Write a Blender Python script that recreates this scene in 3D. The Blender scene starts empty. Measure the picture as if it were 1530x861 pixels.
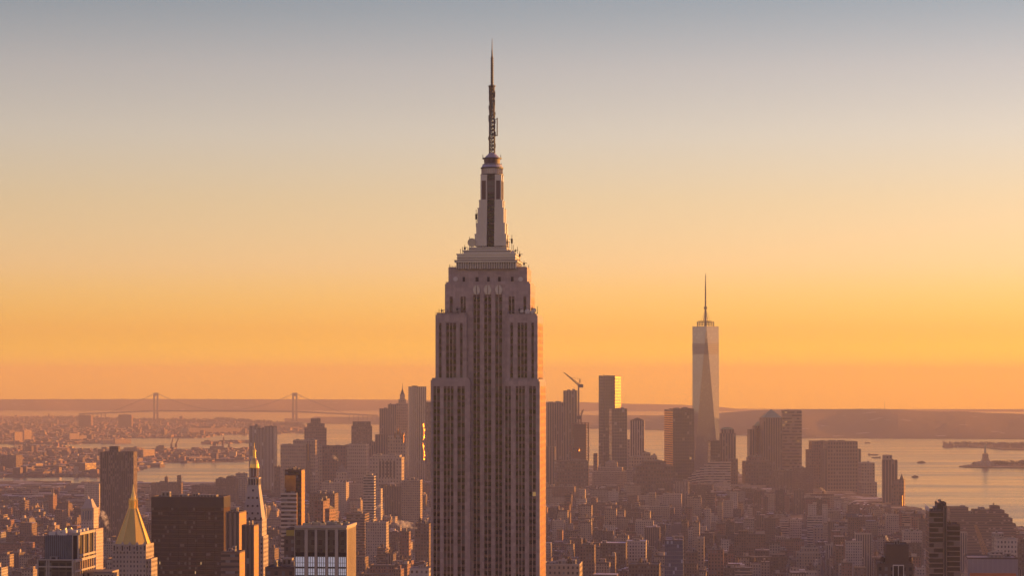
import bpy, math, random
from math import radians, sin, cos, pi, sqrt
import numpy as np
random.seed(7)
sc = bpy.context.scene
COL = sc.collection

# ------------------------------------------------------------------ camera, sky, sun, exposure
W0, H0, F, YE, EYE = 1530.0, 861.0, 3640.0, 578.0, 259.0     # photo size, focal length (px), eye level row, eye height (m)
cam = bpy.data.cameras.new('camera'); camo = bpy.data.objects.new('camera', cam); COL.objects.link(camo)
camo.location = (0, 0, EYE); camo.rotation_euler = (pi/2, 0, 0)
cam.sensor_width = 36.0; cam.lens = 36.0*F/W0
cam.shift_y = (YE-H0/2)/W0
cam.clip_start = 5.0; cam.clip_end = 90000.0
sc.camera = camo

SUN_EL, SUN_AZ = radians(4.4), radians(64.0)
w = bpy.data.worlds.new('World'); sc.world = w; w.use_nodes = True
nt = w.node_tree; N = nt.nodes; L = nt.links
bg = N['Background']
sky = N.new('ShaderNodeTexSky'); sky.sky_type = 'NISHITA'; sky.sun_disc = False
sky.sun_elevation = SUN_EL; sky.sun_rotation = SUN_AZ
sky.altitude = 0; sky.air_density = 1.0; sky.dust_density = 0.25; sky.ozone_density = 1.0
tc = N.new('ShaderNodeTexCoord'); sx = N.new('ShaderNodeSeparateXYZ'); L.new(tc.outputs['Generated'], sx.inputs[0])
rp = N.new('ShaderNodeValToRGB'); L.new(sx.outputs['Z'], rp.inputs[0])
# evening tint of the sky by elevation (z = sine of elevation), stored at a quarter of its value; raised above the frame to lift shaded fronts
STOPS = [(0.0022, (2.3, 2.8, 0.2)), (0.0214, (1.868, 1.47, 1.039)), (0.0488, (1.923, 1.484, 1.938)), (0.076, (1.932, 1.49, 1.814)), (0.103, (1.9, 1.536, 2.033)), (0.13, (1.696, 1.372, 1.821)), (0.155, (1.22, 1.12, 1.53)), (0.3, (1.3, 0.82, 1.55)), (0.6, (1.85, 0.96, 1.75)), (1.0, (2.15, 1.08, 1.9))]
els = rp.color_ramp.elements
while len(els) < len(STOPS): els.new(0.5)
for e, (p, c) in zip(els, STOPS):
    e.position = p; e.color = (c[0]/4, c[1]/4, c[2]/4, 1)
sc4 = N.new('ShaderNodeVectorMath'); sc4.operation = 'SCALE'; sc4.inputs['Scale'].default_value = 4.0
L.new(rp.outputs[0], sc4.inputs[0])
mu = N.new('ShaderNodeVectorMath'); mu.operation = 'MULTIPLY'
L.new(sky.outputs[0], mu.inputs[0]); L.new(sc4.outputs[0], mu.inputs[1])
L.new(mu.outputs[0], bg.inputs['Color']); bg.inputs['Strength'].default_value = 0.065

sun = bpy.data.lights.new('sun', 'SUN'); suno = bpy.data.objects.new('sun', sun); COL.objects.link(suno)
sun.energy = 5.0; sun.angle = radians(0.5); sun.color = (1.0, 0.45, 0.10)
from mathutils import Vector, Matrix
sdir = Vector((sin(SUN_AZ)*cos(SUN_EL), cos(SUN_AZ)*cos(SUN_EL), sin(SUN_EL)))
suno.rotation_euler = sdir.to_track_quat('Z', 'Y').to_euler(); suno.location = (3000, 3000, 1500)

sc.view_settings.view_transform = 'Standard'; sc.view_settings.look = 'None'
sc.view_settings.gamma = 1.0; sc.view_settings.exposure = 1.0; sc.view_settings.use_curve_mapping = False
cy = sc.cycles
cy.use_denoising = True
cy.max_bounces = 5; cy.diffuse_bounces = 2; cy.glossy_bounces = 3; cy.transmission_bounces = 2; cy.volume_bounces = 1
cy.transparent_max_bounces = 8; cy.sample_clamp_indirect = 6.0
sc.render.use_persistent_data = False

# ------------------------------------------------------------------ materials
def nodes_of(m):
    m.use_nodes = True
    return m.node_tree.nodes, m.node_tree.links, m.node_tree.nodes['Principled BSDF']

def math_node(n, l, op, a, b=None, c=None):
    x = n.new('ShaderNodeMath'); x.operation = op
    for i, v in enumerate((a, b, c)):
        if v is None: continue
        if hasattr(v, 'links') or hasattr(v, 'is_linked'): l.new(v, x.inputs[i])
        else: x.inputs[i].default_value = v
    return x.outputs[0]

def mix_rgb(n, l, fac, a, b, mode='MIX'):
    x = n.new('ShaderNodeMix'); x.data_type = 'RGBA'; x.blend_type = mode
    for sock, v in ((x.inputs[0], fac), (x.inputs[6], a), (x.inputs[7], b)):
        if hasattr(v, 'is_linked'): l.new(v, sock)
        elif isinstance(v, (int, float)): sock.default_value = v
        else: sock.default_value = (v[0], v[1], v[2], 1)
    return x.outputs[2]

MATS = {}
def plain(name, rgb, rough=.75, metal=0.0, var=.25, scale=.12, emit=None, spec=.5, streak=0):
    if name in MATS: return MATS[name]
    m = bpy.data.materials.new(name); n, l, b = nodes_of(m)
    t = n.new('ShaderNodeTexCoord'); no = n.new('ShaderNodeTexNoise'); no.inputs['Scale'].default_value = scale
    no.inputs['Detail'].default_value = 6
    l.new(t.outputs['Object'], no.inputs['Vector'])
    k = math_node(n, l, 'MULTIPLY_ADD', no.outputs[0], 2*var, 1-var)
    if streak:                                                   # rain streaks and stone courses
        mp = n.new('ShaderNodeMapping'); mp.inputs['Scale'].default_value = (.9, .9, .035); l.new(t.outputs['Object'], mp.inputs[0])
        n2 = n.new('ShaderNodeTexNoise'); n2.inputs['Scale'].default_value = 1.0; n2.inputs['Detail'].default_value = 4; l.new(mp.outputs[0], n2.inputs['Vector'])
        k = math_node(n, l, 'MULTIPLY', k, math_node(n, l, 'MULTIPLY_ADD', n2.outputs[0], 2*streak, 1-streak))
        sz = n.new('ShaderNodeSeparateXYZ'); l.new(t.outputs['Object'], sz.inputs[0])
        cz = math_node(n, l, 'FLOOR', math_node(n, l, 'MULTIPLY', sz.outputs[2], .55)); cx_ = math_node(n, l, 'FLOOR', math_node(n, l, 'MULTIPLY', sz.outputs[0], .4))
        cb = n.new('ShaderNodeCombineXYZ'); l.new(cx_, cb.inputs[0]); l.new(cz, cb.inputs[1]); wn = n.new('ShaderNodeTexWhiteNoise'); wn.noise_dimensions = '2D'; l.new(cb.outputs[0], wn.inputs['Vector'])
        k = math_node(n, l, 'MULTIPLY', k, math_node(n, l, 'MULTIPLY_ADD', wn.outputs['Value'], .26, .87))
    vm = n.new('ShaderNodeVectorMath'); vm.operation = 'SCALE'; vm.inputs[0].default_value = rgb; l.new(k, vm.inputs['Scale'])
    l.new(vm.outputs[0], b.inputs['Base Color'])
    b.inputs['Roughness'].default_value = rough; b.inputs['Metallic'].default_value = metal
    b.inputs['Specular IOR Level'].default_value = spec
    if emit:
        b.inputs['Emission Color'].default_value = (*emit[:3], 1); b.inputs['Emission Strength'].default_value = emit[3]
    MATS[name] = m
    return m

def facade(name, wall, glass=(.03, .03, .035), wf=.5, hf=.55, rough=.7, grough=.12, lit=.0015, blind=.25, wspec=.5, var=.3, gmetal=0.0):
    """Wall with window openings; UV counts bays across and floors up."""
    if name in MATS: return MATS[name]
    m = bpy.data.materials.new(name); n, l, b = nodes_of(m)
    uv = n.new('ShaderNodeUVMap'); s = n.new('ShaderNodeSeparateXYZ'); l.new(uv.outputs[0], s.inputs[0])
    fu = math_node(n, l, 'FRACT', s.outputs[0]); fv = math_node(n, l, 'FRACT', s.outputs[1])
    au = math_node(n, l, 'ABSOLUTE', math_node(n, l, 'SUBTRACT', fu, .5)); av = math_node(n, l, 'ABSOLUTE', math_node(n, l, 'SUBTRACT', fv, .5))
    mk = math_node(n, l, 'MULTIPLY', math_node(n, l, 'LESS_THAN', au, wf/2), math_node(n, l, 'LESS_THAN', av, hf/2))
    cu = math_node(n, l, 'FLOOR', s.outputs[0]); cv = math_node(n, l, 'FLOOR', s.outputs[1])
    cb = n.new('ShaderNodeCombineXYZ'); l.new(cu, cb.inputs[0]); l.new(cv, cb.inputs[1])
    wn = n.new('ShaderNodeTexWhiteNoise'); wn.noise_dimensions = '2D'; l.new(cb.outputs[0], wn.inputs['Vector'])
    t = n.new('ShaderNodeTexCoord'); no = n.new('ShaderNodeTexNoise'); no.inputs['Scale'].default_value = .06; no.inputs['Detail'].default_value = 7
    l.new(t.outputs['Object'], no.inputs['Vector'])
    k = math_node(n, l, 'MULTIPLY_ADD', no.outputs[0], 2*var, 1-var)
    vm = n.new('ShaderNodeVectorMath'); vm.operation = 'SCALE'; vm.inputs[0].default_value = wall; l.new(k, vm.inputs['Scale'])
    bl = math_node(n, l, 'GREATER_THAN', wn.outputs['Value'], 1-blind)
    g2 = mix_rgb(n, l, bl, glass, tuple(min(.5, c*3+.10) for c in glass))
    colr = mix_rgb(n, l, mk, vm.outputs[0], g2)
    l.new(colr, b.inputs['Base Color'])
    r = math_node(n, l, 'MULTIPLY_ADD', mk, grough-rough, rough); l.new(r, b.inputs['Roughness'])
    b.inputs['Specular IOR Level'].default_value = wspec
    if gmetal: l.new(math_node(n, l, 'MULTIPLY', mk, gmetal), b.inputs['Metallic'])
    if lit:
        li = math_node(n, l, 'MULTIPLY', mk, math_node(n, l, 'LESS_THAN', wn.outputs['Value'], lit))
        l.new(math_node(n, l, 'MULTIPLY', li, .14), b.inputs['Emission Strength'])
        b.inputs['Emission Color'].default_value = (1.0, .55, .22, 1)
    bp = n.new('ShaderNodeBump'); bp.inputs['Strength'].default_value = .6; bp.inputs['Distance'].default_value = .4
    l.new(math_node(n, l, 'SUBTRACT', 1.0, mk), bp.inputs['Height']); l.new(bp.outputs[0], b.inputs['Normal'])
    MATS[name] = m
    return m

LIME = (.40, .35, .31)
def M(k): return MATS[k]
facade('brick_red', (.22, .115, .085), wf=.42, hf=.5)
facade('brick_brown', (.16, .105, .08), wf=.42, hf=.5)
facade('brick_dark', (.10, .07, .06), wf=.45, hf=.5)
facade('tan_stone', (.34, .27, .21), wf=.42, hf=.5)
facade('grey_concrete', (.26, .24, .23), wf=.5, hf=.55)
facade('pale_stone', (.36, .31, .28), wf=.4, hf=.5)
facade('white_brick', (.46, .42, .39), wf=.45, hf=.5)
facade('white_bands', (.44, .40, .37), wf=1.01, hf=.48)
facade('tan_bands', (.33, .26, .21), wf=1.01, hf=.45)
facade('brown_bands', (.17, .11, .085), wf=1.01, hf=.45)
facade('rib_pale', (.38, .34, .31), wf=.5, hf=1.01, blind=.06, lit=0)
facade('rib_brown', (.20, .15, .125), wf=.5, hf=1.01, blind=.06, lit=0)
facade('rib_dark', (.10, .075, .065), wf=.6, hf=1.01, blind=.06, lit=0)
facade('rib_steel', (.42, .40, .40), wf=.4, hf=1.01, rough=.35, blind=.06, lit=0)
facade('glass_dark', (.05, .045, .045), (.03, .03, .03), wf=.86, hf=.8, rough=.3, grough=.08, blind=.03)
facade('glass_bronze', (.045, .020, .014), (.010, .005, .004), wf=1.01, hf=.58, rough=.6, grough=.14, blind=.10, lit=.0, wspec=.15)
facade('gold_side', (.34, .21, .09), (.42, .23, .06), wf=.7, hf=.6, rough=.5, grough=.48, blind=0, lit=0, gmetal=.8)  # lit copy for right-hand sides: golden sunlight put into the colour
facade('glass_grey', (.16, .15, .15), (.07, .07, .075), wf=.88, hf=.82, rough=.3, grough=.07, blind=.04, lit=.001)
facade('glass_blue', (.12, .14, .20), (.07, .09, .16), wf=.9, hf=.84, rough=.3, grough=.08, blind=.05)

plain('tar', (.06, .052, .05), .9); plain('gravel', (.18, .16, .15), .9); plain('snow', (.72, .72, .76), .7, var=.1)
plain('brown_roof', (.11, .08, .065), .9); plain('pale_roof', (.36, .33, .31), .85)
plain('steel', (.35, .33, .33), .35, .6); plain('dark_steel', (.045, .04, .042), .6, .0); plain('wood_tank', (.10, .07, .05), .85)
plain('gold', (.80, .56, .17), .32, .85, var=.15); plain('gold_tile', (.62, .47, .12), .55, .25, var=.15)
plain('limestone', (.385, .315, .30), .5, var=.16, streak=.24, spec=.15); plain('marble', (.40, .36, .34), .6, var=.15)
plain('aluminium', (.46, .44, .46), .38, .45, var=.12); plain('stucco', (.42, .37, .33), .8)
plain('brick', (.20, .12, .09), .85); plain('black_panel', (.018, .010, .009), .6, spec=.25); plain('white_paint', (.60, .57, .55), .5)
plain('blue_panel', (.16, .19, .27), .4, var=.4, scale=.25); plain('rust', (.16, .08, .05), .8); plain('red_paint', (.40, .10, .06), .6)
plain('sun_glint', (.62, .36, .12), .42, 1.0, var=.1); plain('sunset_mirror', (.75, .48, .24), .30, 1.0, var=.15)  # warm metals with sun glints and orange sky put into the colour
plain('copper_green', (.22, .33, .28), .7); plain('sunlit_orange', (.48, .16, .06), .8); plain('olive_roof', (.42, .34, .08), .7)

# ------------------------------------------------------------------ mesh helper
class MB:
    def __init__(s, off=0):
        s.v, s.f, s.m, s.uv, s.off = [], [], [], [], off
    def face(s, pts, m=0, uv=None):
        i = len(s.v); s.v.extend([tuple(p) for p in pts]); s.f.append(tuple(range(i, i+len(pts)))); s.m.append(m)
        s.uv.extend(uv if uv else [(.02, .02)]*len(pts))
    def wall(s, p0, p1, z0, z1, m=0, bay=3.0, fl=3.7, q0=None, q1=None):
        """p0 -> p1 with the outside on the right-hand side of the walk seen from above; q0, q1 the upper ends."""
        q0 = q0 or p0; q1 = q1 or p1
        nu = max(1, round(math.dist(p0, p1)/bay)); nv = max(1, round((z1-z0)/fl)); o = random.randrange(400)*8; 
        s.face([(*p0, z0), (*p1, z0), (*q1, z1), (*q0, z1)], m, [(o, o), (o+nu, o), (o+nu, o+nv), (o, o+nv)])
    def prism(s, poly, z0, z1, m=0, top=None, cap=None, bay=3.0, fl=3.7, bottom=None):
        top = top or poly; n = len(poly)
        for i in range(n):
            j = (i+1) % n
            s.wall(poly[i], poly[j], z0, z1, m, bay, fl, top[i], top[j])
        if cap is not None: s.face([(*p, z1) for p in top], cap)
        if bottom is not None: s.face([(*p, z0) for p in reversed(poly)], bottom)
    def box(s, x0, x1, y0, y1, z0, z1, m=0, cap=None, bay=3.0, fl=3.7, bottom=None):
        s.prism([(x0, y0), (x1, y0), (x1, y1), (x0, y1)], z0, z1, m, None, m if cap is None else cap, bay, fl, bottom)
    def cyl(s, cx, cy, r0, r1, z0, z1, n=12, m=0, cap=None, bay=3.0, fl=3.7, ph=0.0, bottom=None):
        a = [(cx+r0*cos(ph+2*pi*i/n), cy+r0*sin(ph+2*pi*i/n)) for i in range(n)]
        b = [(cx+r1*cos(ph+2*pi*i/n), cy+r1*sin(ph+2*pi*i/n)) for i in range(n)]
        s.prism(a, z0, z1, m, b, (m if cap is None else cap), bay, fl, bottom)
    def bar(s, p, q, w, m=0, w2=None):
        p, q = Vector(p), Vector(q); d = (q-p).normalized()
        u = d.cross(Vector((0, 0, 1)))
        if u.length < 1e-3: u = Vector((1, 0, 0))
        u.normalize(); v = d.cross(u); w2 = w if w2 is None else w2
        A = [p+u*(a*w/2)+v*(b*w/2) for a, b in ((-1, -1), (1, -1), (1, 1), (-1, 1))]
        B = [q+u*(a*w2/2)+v*(b*w2/2) for a, b in ((-1, -1), (1, -1), (1, 1), (-1, 1))]
        for i in range(4):
            j = (i+1) % 4
            s.face([A[j], A[i], B[i], B[j]], m)
        s.face(A, m); s.face(B[::-1], m)
    def build(s, name, mats, parent=None, loc=None):
        me = bpy.data.meshes.new(name); me.from_pydata(s.v, [], s.f)
        for x in mats: me.materials.append(MATS[x] if isinstance(x, str) else x)
        me.polygons.foreach_set('material_index', s.m)
        ul = me.uv_layers.new(name='UVMap'); ul.data.foreach_set('uv', np.array(s.uv, dtype=np.float32).ravel())
        me.update()
        o = bpy.data.objects.new(name, me); COL.objects.link(o)
        if parent: o.parent = parent
        if loc: o.location = loc
        return o

def tag(o, label=None, cat=None, group=None, kind=None):
    if label: o['label'] = label
    if cat: o['category'] = cat
    if group: o['group'] = group
    if kind: o['kind'] = kind
    return o
def empty(name, loc, rz=0.0):
    o = bpy.data.objects.new(name, None); COL.objects.link(o); o.location = loc; o.rotation_euler = (0, 0, rz); o.empty_display_size = 5
    return o

GRID = radians(-5.5)                                            # the street grid against the line of sight
def ground(px, py):
    D = EYE*F/(py-YE); return ((px-W0/2)/F*D, D)
class Frame:
    """A building's own axes (x along the front, y away from the viewer), with its front-left foot on the ground seen at column px, distance D."""
    def __init__(s, px, D, a=GRID):
        s.O = ((px-W0/2)/F*D, D); s.D = D; s.a = a
    def lx(s, px, sy=0.0):
        t = (px-W0/2)/F; ca, sa = cos(s.a), sin(s.a)
        return (t*(s.O[1]+sy*ca)-s.O[0]+sy*sa)/(ca-t*sa)
    def Y(s, x, sy): return s.O[1]+x*sin(s.a)+sy*cos(s.a)
    def X(s, x, sy): return s.O[0]+x*cos(s.a)-sy*sin(s.a)
    def lz(s, py, x=0.0, sy=0.0): return EYE-(py-YE)/F*s.Y(x, sy)
    def root(s, name): return empty(name, (s.O[0], s.O[1], 0), s.a)

RECTS = []      # (D, xl, xr, ytop, ybottom) of everything placed, to see what hides what
FOOT = []       # (X, Y, radius)
LAND = []       # landmarks that labels can refer to
HAZE_COLOR, HAZE_ABSORB, HAZE_DENSITY, HAZE_ANISO = (.275, .306, .51, 1), (.80, .42, 0.0, 1), 1.05e-4, .05
# ------------------------------------------------------------------ setting: water, land, hills
def water_mat():
    m = bpy.data.materials.new('water'); n, l, b = nodes_of(m)
    t = n.new('ShaderNodeTexCoord'); mp = n.new('ShaderNodeMapping'); mp.inputs['Scale'].default_value = (.0011, .006, 1)
    mp.inputs['Rotation'].default_value = (0, 0, .12)
    l.new(t.outputs['Object'], mp.inputs[0])
    n1 = n.new('ShaderNodeTexNoise'); n1.inputs['Scale'].default_value = 1.0; n1.inputs['Detail'].default_value = 5; l.new(mp.outputs[0], n1.inputs['Vector'])
    mp2 = n.new('ShaderNodeMapping'); mp2.inputs['Scale'].default_value = (.03, .06, 1); l.new(t.outputs['Object'], mp2.inputs[0])
    n2 = n.new('ShaderNodeTexNoise'); n2.inputs['Scale'].default_value = 1.0; n2.inputs['Detail'].default_value = 3; l.new(mp2.outputs[0], n2.inputs['Vector'])
    bp = n.new('ShaderNodeBump'); bp.inputs['Strength'].default_value = .5; bp.inputs['Distance'].default_value = 1.5; l.new(n2.outputs[0], bp.inputs['Height'])
    l.new(bp.outputs[0], b.inputs['Normal'])
    b.inputs['Base Color'].default_value = (.12, .112, .12, 1); b.inputs['IOR'].default_value = 1.333
    mr = n.new('ShaderNodeMapRange'); mr.interpolation_type = 'SMOOTHSTEP'
    for i, v in ((1, .32), (2, .70), (3, .10), (4, .23)): mr.inputs[i].default_value = v
    l.new(n1.outputs[0], mr.inputs[0]); l.new(mr.outputs[0], b.inputs['Roughness'])
    MATS['water'] = m
water_mat()
def land_mat(name, a, c, snow, sc1=.004, sc2=.03):
    m = bpy.data.materials.new(name); n, l, b = nodes_of(m)
    t = n.new('ShaderNodeTexCoord')
    n1 = n.new('ShaderNodeTexNoise'); n1.inputs['Scale'].default_value = sc1; n1.inputs['Detail'].default_value = 8; l.new(t.outputs['Object'], n1.inputs['Vector'])
    n2 = n.new('ShaderNodeTexVoronoi'); n2.inputs['Scale'].default_value = sc2; l.new(t.outputs['Object'], n2.inputs['Vector'])
    base = mix_rgb(n, l, n1.outputs[0], a, c)
    s = n.new('ShaderNodeSeparateColor'); l.new(n2.outputs['Color'], s.inputs[0])
    f = math_node(n, l, 'GREATER_THAN', s.outputs[0], 1-snow)
    out = mix_rgb(n, l, f, base, (.40, .40, .43))
    l.new(out, b.inputs['Base Color']); b.inputs['Roughness'].default_value = .9
    MATS[name] = m
land_mat('city_ground', (.06, .05, .047), (.11, .09, .08), .12)
land_mat('shore_ground', (.07, .05, .045), (.13, .10, .085), .16)
land_mat('hill_ground', (.045, .036, .026), (.09, .066, .045), .014, .0015, .02)
land_mat('wood_ground', (.045, .036, .025), (.08, .06, .04), .02, .01, .03)

mb = MB(); mb.face([(-16000, -3000, 0), (16000, -3000, 0), (16000, 26500, 0), (-16000, 26500, 0)])
tag(mb.build('water', ['water']), 'wide harbour and river water reflecting the evening sky', kind='structure')

def sheet(name, poly, z, mat, label):
    mb = MB(); a = sum(p[0]*q[1]-q[0]*p[1] for p, q in zip(poly, poly[1:]+poly[:1]))
    if a < 0: poly = poly[::-1]
    mb.prism(poly, -.5, z, 0, None, 0)
    return tag(mb.build(name, [mat]), label, kind='structure')
MANHATTAN = [(-9000, -2500), (-9000, 5000)] + [ground(*p) for p in ((-700, 724), (0, 723), (150, 724), (300, 725), (372, 724), (400, 712), (480, 705), (640, 700), (1000, 699), (1060, 703), (1105, 714),
            (1200, 724), (1260, 738), (1320, 752), (1360, 766), (1420, 775), (1530, 795), (1700, 850))] + [(2400, 1500), (2600, -2500)]
sheet('ground', MANHATTAN, 2.0, 'city_ground', 'city ground under the crowded blocks and towers')
REDHOOK = [ground(*p) for p in ((-420, 713), (0, 713.5), (90, 713), (150, 712), (205, 703), (235, 693), (330, 690.5), (372, 689.5), (385, 680), (372, 672.5), (300, 673), (200, 675), (110, 673), (90, 668.5), (30, 668.5), (20, 672), (-420, 672))]
sheet('land', REDHOOK, 2.0, 'shore_ground', 'low built up shore across the river from the towers')
SUNSET = [ground(*p) for p in ((-600, 664), (20, 664), (95, 664.5), (150, 663), (182, 655.5), (290, 655.5), (330, 650), (400, 649), (456, 647.5), (460, 640), (430, 632), (330, 627.5), (200, 626.5), (100, 623), (-700, 622))]
sheet('land', SUNSET, 2.2, 'shore_ground', 'far built up shore running out to the bridge')
GOV = [ground(*p) for p in ((300, 664.5), (372, 662.5), (372, 660), (300, 661))]
sheet('land', GOV, 2.0, 'shore_ground', 'small strip of shore beside the dock cranes')

def hills(name, shore, ridge, depth, mat, seed, rough, label):
    """shore: px,py of the waterline; ridge: px,py of the skyline, standing depth metres behind the shore."""
    rnd = random.Random(seed)
    def interp(tab, x):
        for (x0, y0), (x1, y1) in zip(tab, tab[1:]):
            if x <= x1: return y0+(y1-y0)*(x-x0)/(x1-x0)
        return tab[-1][1]
    xs = [shore[0][0]+(shore[-1][0]-shore[0][0])*i/150 for i in range(151)]
    rows = 14; V = []
    ph = [(rnd.uniform(.004, .03), rnd.uniform(0, 6.3), rnd.uniform(.3, 1)) for _ in range(9)]
    for i, x in enumerate(xs):
        X0, D0 = ground(x, interp(shore, x)); D1 = D0+depth
        zr = EYE-(interp(ridge, x)-YE)/F*D1
        wob = sum(a*sin(k*x*2+p) for k, p, a in ph)*rough
        for j in range(rows+1):
            t = j/rows
            D = D0+(D1*1.0-D0)*t if t <= 1 else D1
            prof = t**.8*(1-.0) if t < 1 else 1
            z = 1.5+(zr-1.5)*(prof)+ (wob*sin(pi*t)*2 + rnd.uniform(-1, 1)*rough*.5*sin(pi*t) if 0 < t < 1 else (rnd.uniform(-.35, .35)*rough if t == 1 else 0))
            # keep the slope under the ridge line as seen from the harbour
            zl = EYE-(interp(ridge, x)-YE)/F*D
            if t < 1: z = max(1.5+.0*t, min(z, zl-4.0*t-1))
            V.append(((x-W0/2)/F*D, D, z))
        V.append(((x-W0/2)/F*(D1+1500), D1+1500, -1))
    mb = MB(); R = rows+2
    for i in range(len(xs)-1):
        for j in range(R-1):
            mb.face([V[i*R+j], V[(i+1)*R+j], V[(i+1)*R+j+1], V[i*R+j+1]])
    return tag(mb.build(name, [mat]), label, kind='structure')
hills('hills', [(425, 632), (480, 633.5), (560, 635), (640, 637), (815, 640), (900, 641.5), (990, 643.5), (1080, 650), (1200, 655.5), (1330, 656), (1530, 657), (1800, 659)],
      [(425, 630), (470, 625), (560, 622.5), (640, 620), (815, 620), (940, 621), (1000, 621), (1070, 618), (1100, 615.5), (1130, 613.5), (1160, 613), (1190, 611.6), (1240, 612), (1300, 611.2), (1340, 612), (1375, 614.6), (1400, 615.6), (1440, 615.2), (1480, 617.5), (1530, 619), (1800, 624)],
      2600, 'hill_ground', 3, 3.5, 'long brown hill ridge behind the harbour')
hills('hills', [(-500, 614), (600, 614), (900, 614.5), (1300, 615.5), (2000, 616)],
      [(-500, 597.5), (0, 597), (200, 596.5), (460, 597), (640, 598), (815, 600), (880, 601.5), (935, 603.5), (1020, 605), (1070, 608), (1120, 613), (1200, 617), (2000, 625)],
      1500, 'hill_ground', 5, 5, 'faint far shore ridge on the horizon')
# the two harbour islands and the long pier
ISLE = [ground(*p) for p in ((1433, 698.4), (1447, 696.2), (1456, 694.8), (1480, 694), (1530, 694), (1640, 695), (1640, 700.5), (1530, 700.5), (1478, 700), (1445, 699.6))]
sheet('land', ISLE, 3.0, 'wood_ground', 'small wooded island carrying the statue')
PIER = [ground(*p) for p in ((1408, 668.3), (1408, 666), (1530, 666), (1640, 667), (1640, 676), (1560, 674.5), (1500, 673), (1480, 671), (1460, 669.5))]
sheet('land', PIER, 3.0, 'wood_ground', 'long low pier island beyond the statue')
# ------------------------------------------------------------------ the tall stone tower with the mooring mast
def cellquad(mb, pts, m):
    a, b = random.randrange(4000)+.5, random.randrange(4000)+.5
    mb.face(pts, m, [(a, b)]*4)
facade('esb_glass', (.03, .03, .03), (.008, .006, .006), wf=2, hf=2, rough=.1, grough=.10, blind=.2, lit=.002, wspec=.3); plain('sunset_glass', (.34, .15, .0), .44, .9)  # sunlit side's panes and spandrels: golden reflection put into the colour
plain('spandrel', (.15, .09, .08), .6, .0, var=.25, scale=.3); plain('mullion', (.42, .35, .34), .45, .4, var=.1)

class Face:
    """A facade plane: u along it, d depth into the wall, z up."""
    def __init__(s, kind, x0, y0): s.k, s.x0, s.y0 = kind, x0, y0
    def p(s, u, d, z):
        if s.k == 'front': return (s.x0+u, s.y0+d, z)
        return (s.x0-d, s.y0+u, z)
    def box(s, mb, u0, u1, d0, d1, z0, z1, m):
        P = s.p
        mb.face([P(u0, d0, z0), P(u1, d0, z0), P(u1, d0, z1), P(u0, d0, z1)], m)
        mb.face([P(u0, d1, z0), P(u0, d0, z0), P(u0, d0, z1), P(u0, d1, z1)], m)
        mb.face([P(u1, d0, z0), P(u1, d1, z0), P(u1, d1, z1), P(u1, d0, z1)], m)
        mb.face([P(u0, d0, z1), P(u1, d0, z1), P(u1, d1, z1), P(u0, d1, z1)], m)
        mb.face([P(u0, d1, z0), P(u1, d1, z0), P(u1, d0, z0), P(u0, d0, z0)], m)
DEEP = .9
def pierced(mb, fc, u0, u1, z0, z1, groups, root, fl=3.72, zs=None, top=None):
    """Piers and lintel standing DEEP proud of the core; each window column becomes a strip of its own."""
    e = u0
    for g in groups:
        a, b, n = g[0], g[1], g[2]; zc = g[3] if len(g) > 3 else zs
        if a > e: fc.box(mb, e, a, 0, DEEP, z0, z1, 0)
        fc.box(mb, a, b, 0, DEEP, zc, z1, 0)
        wd = (b-a)/n; sh = .76 if fc.k == 'side' else 0.0     # glazing of the sunlit side brought almost flush so its painted gold shows
        for i in range(n):
            c0, c1 = a+i*wd, a+(i+1)*wd; st = MB(); P = fc.p
            if n > 1 and i: fc.box(mb, c0-.16, c0+.16, max(.0, .35-sh), DEEP, z0, zc, 1)
            z = z0+((zc-z0) % fl)
            while z < zc-.5:
                cellquad(st, [P(c0, .82-sh, z), P(c1, .82-sh, z), P(c1, .82-sh, z+2.3), P(c0, .82-sh, z+2.3)], 0)
                fc.box(st, c0, c1, max(.02, .62-sh), .82-sh, z+2.3, z+fl, 1)
                z += fl
            fc.box(st, c0, c0+.12, max(.01, .55-sh), .8, z0, zc, 2); fc.box(st, c1-.12, c1, max(.01, .55-sh), .8, z0, zc, 2)
            st.build('window_strip', ['esb_glass', 'spandrel', 'mullion'] if fc.k == 'front' else ['sunset_glass', 'sunset_glass', 'mullion'], root)
        if top:
            for i in range(5): fc.box(mb, a+.2+i*.1, b-.2-i*.1, -.12*(i+1), 0.0, zc+i*1.0, zc+(i+1)*1.0-.02, 1)
        e = b
    if e < u1: fc.box(mb, e, u1, 0, DEEP, z0, z1, 0)

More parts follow.
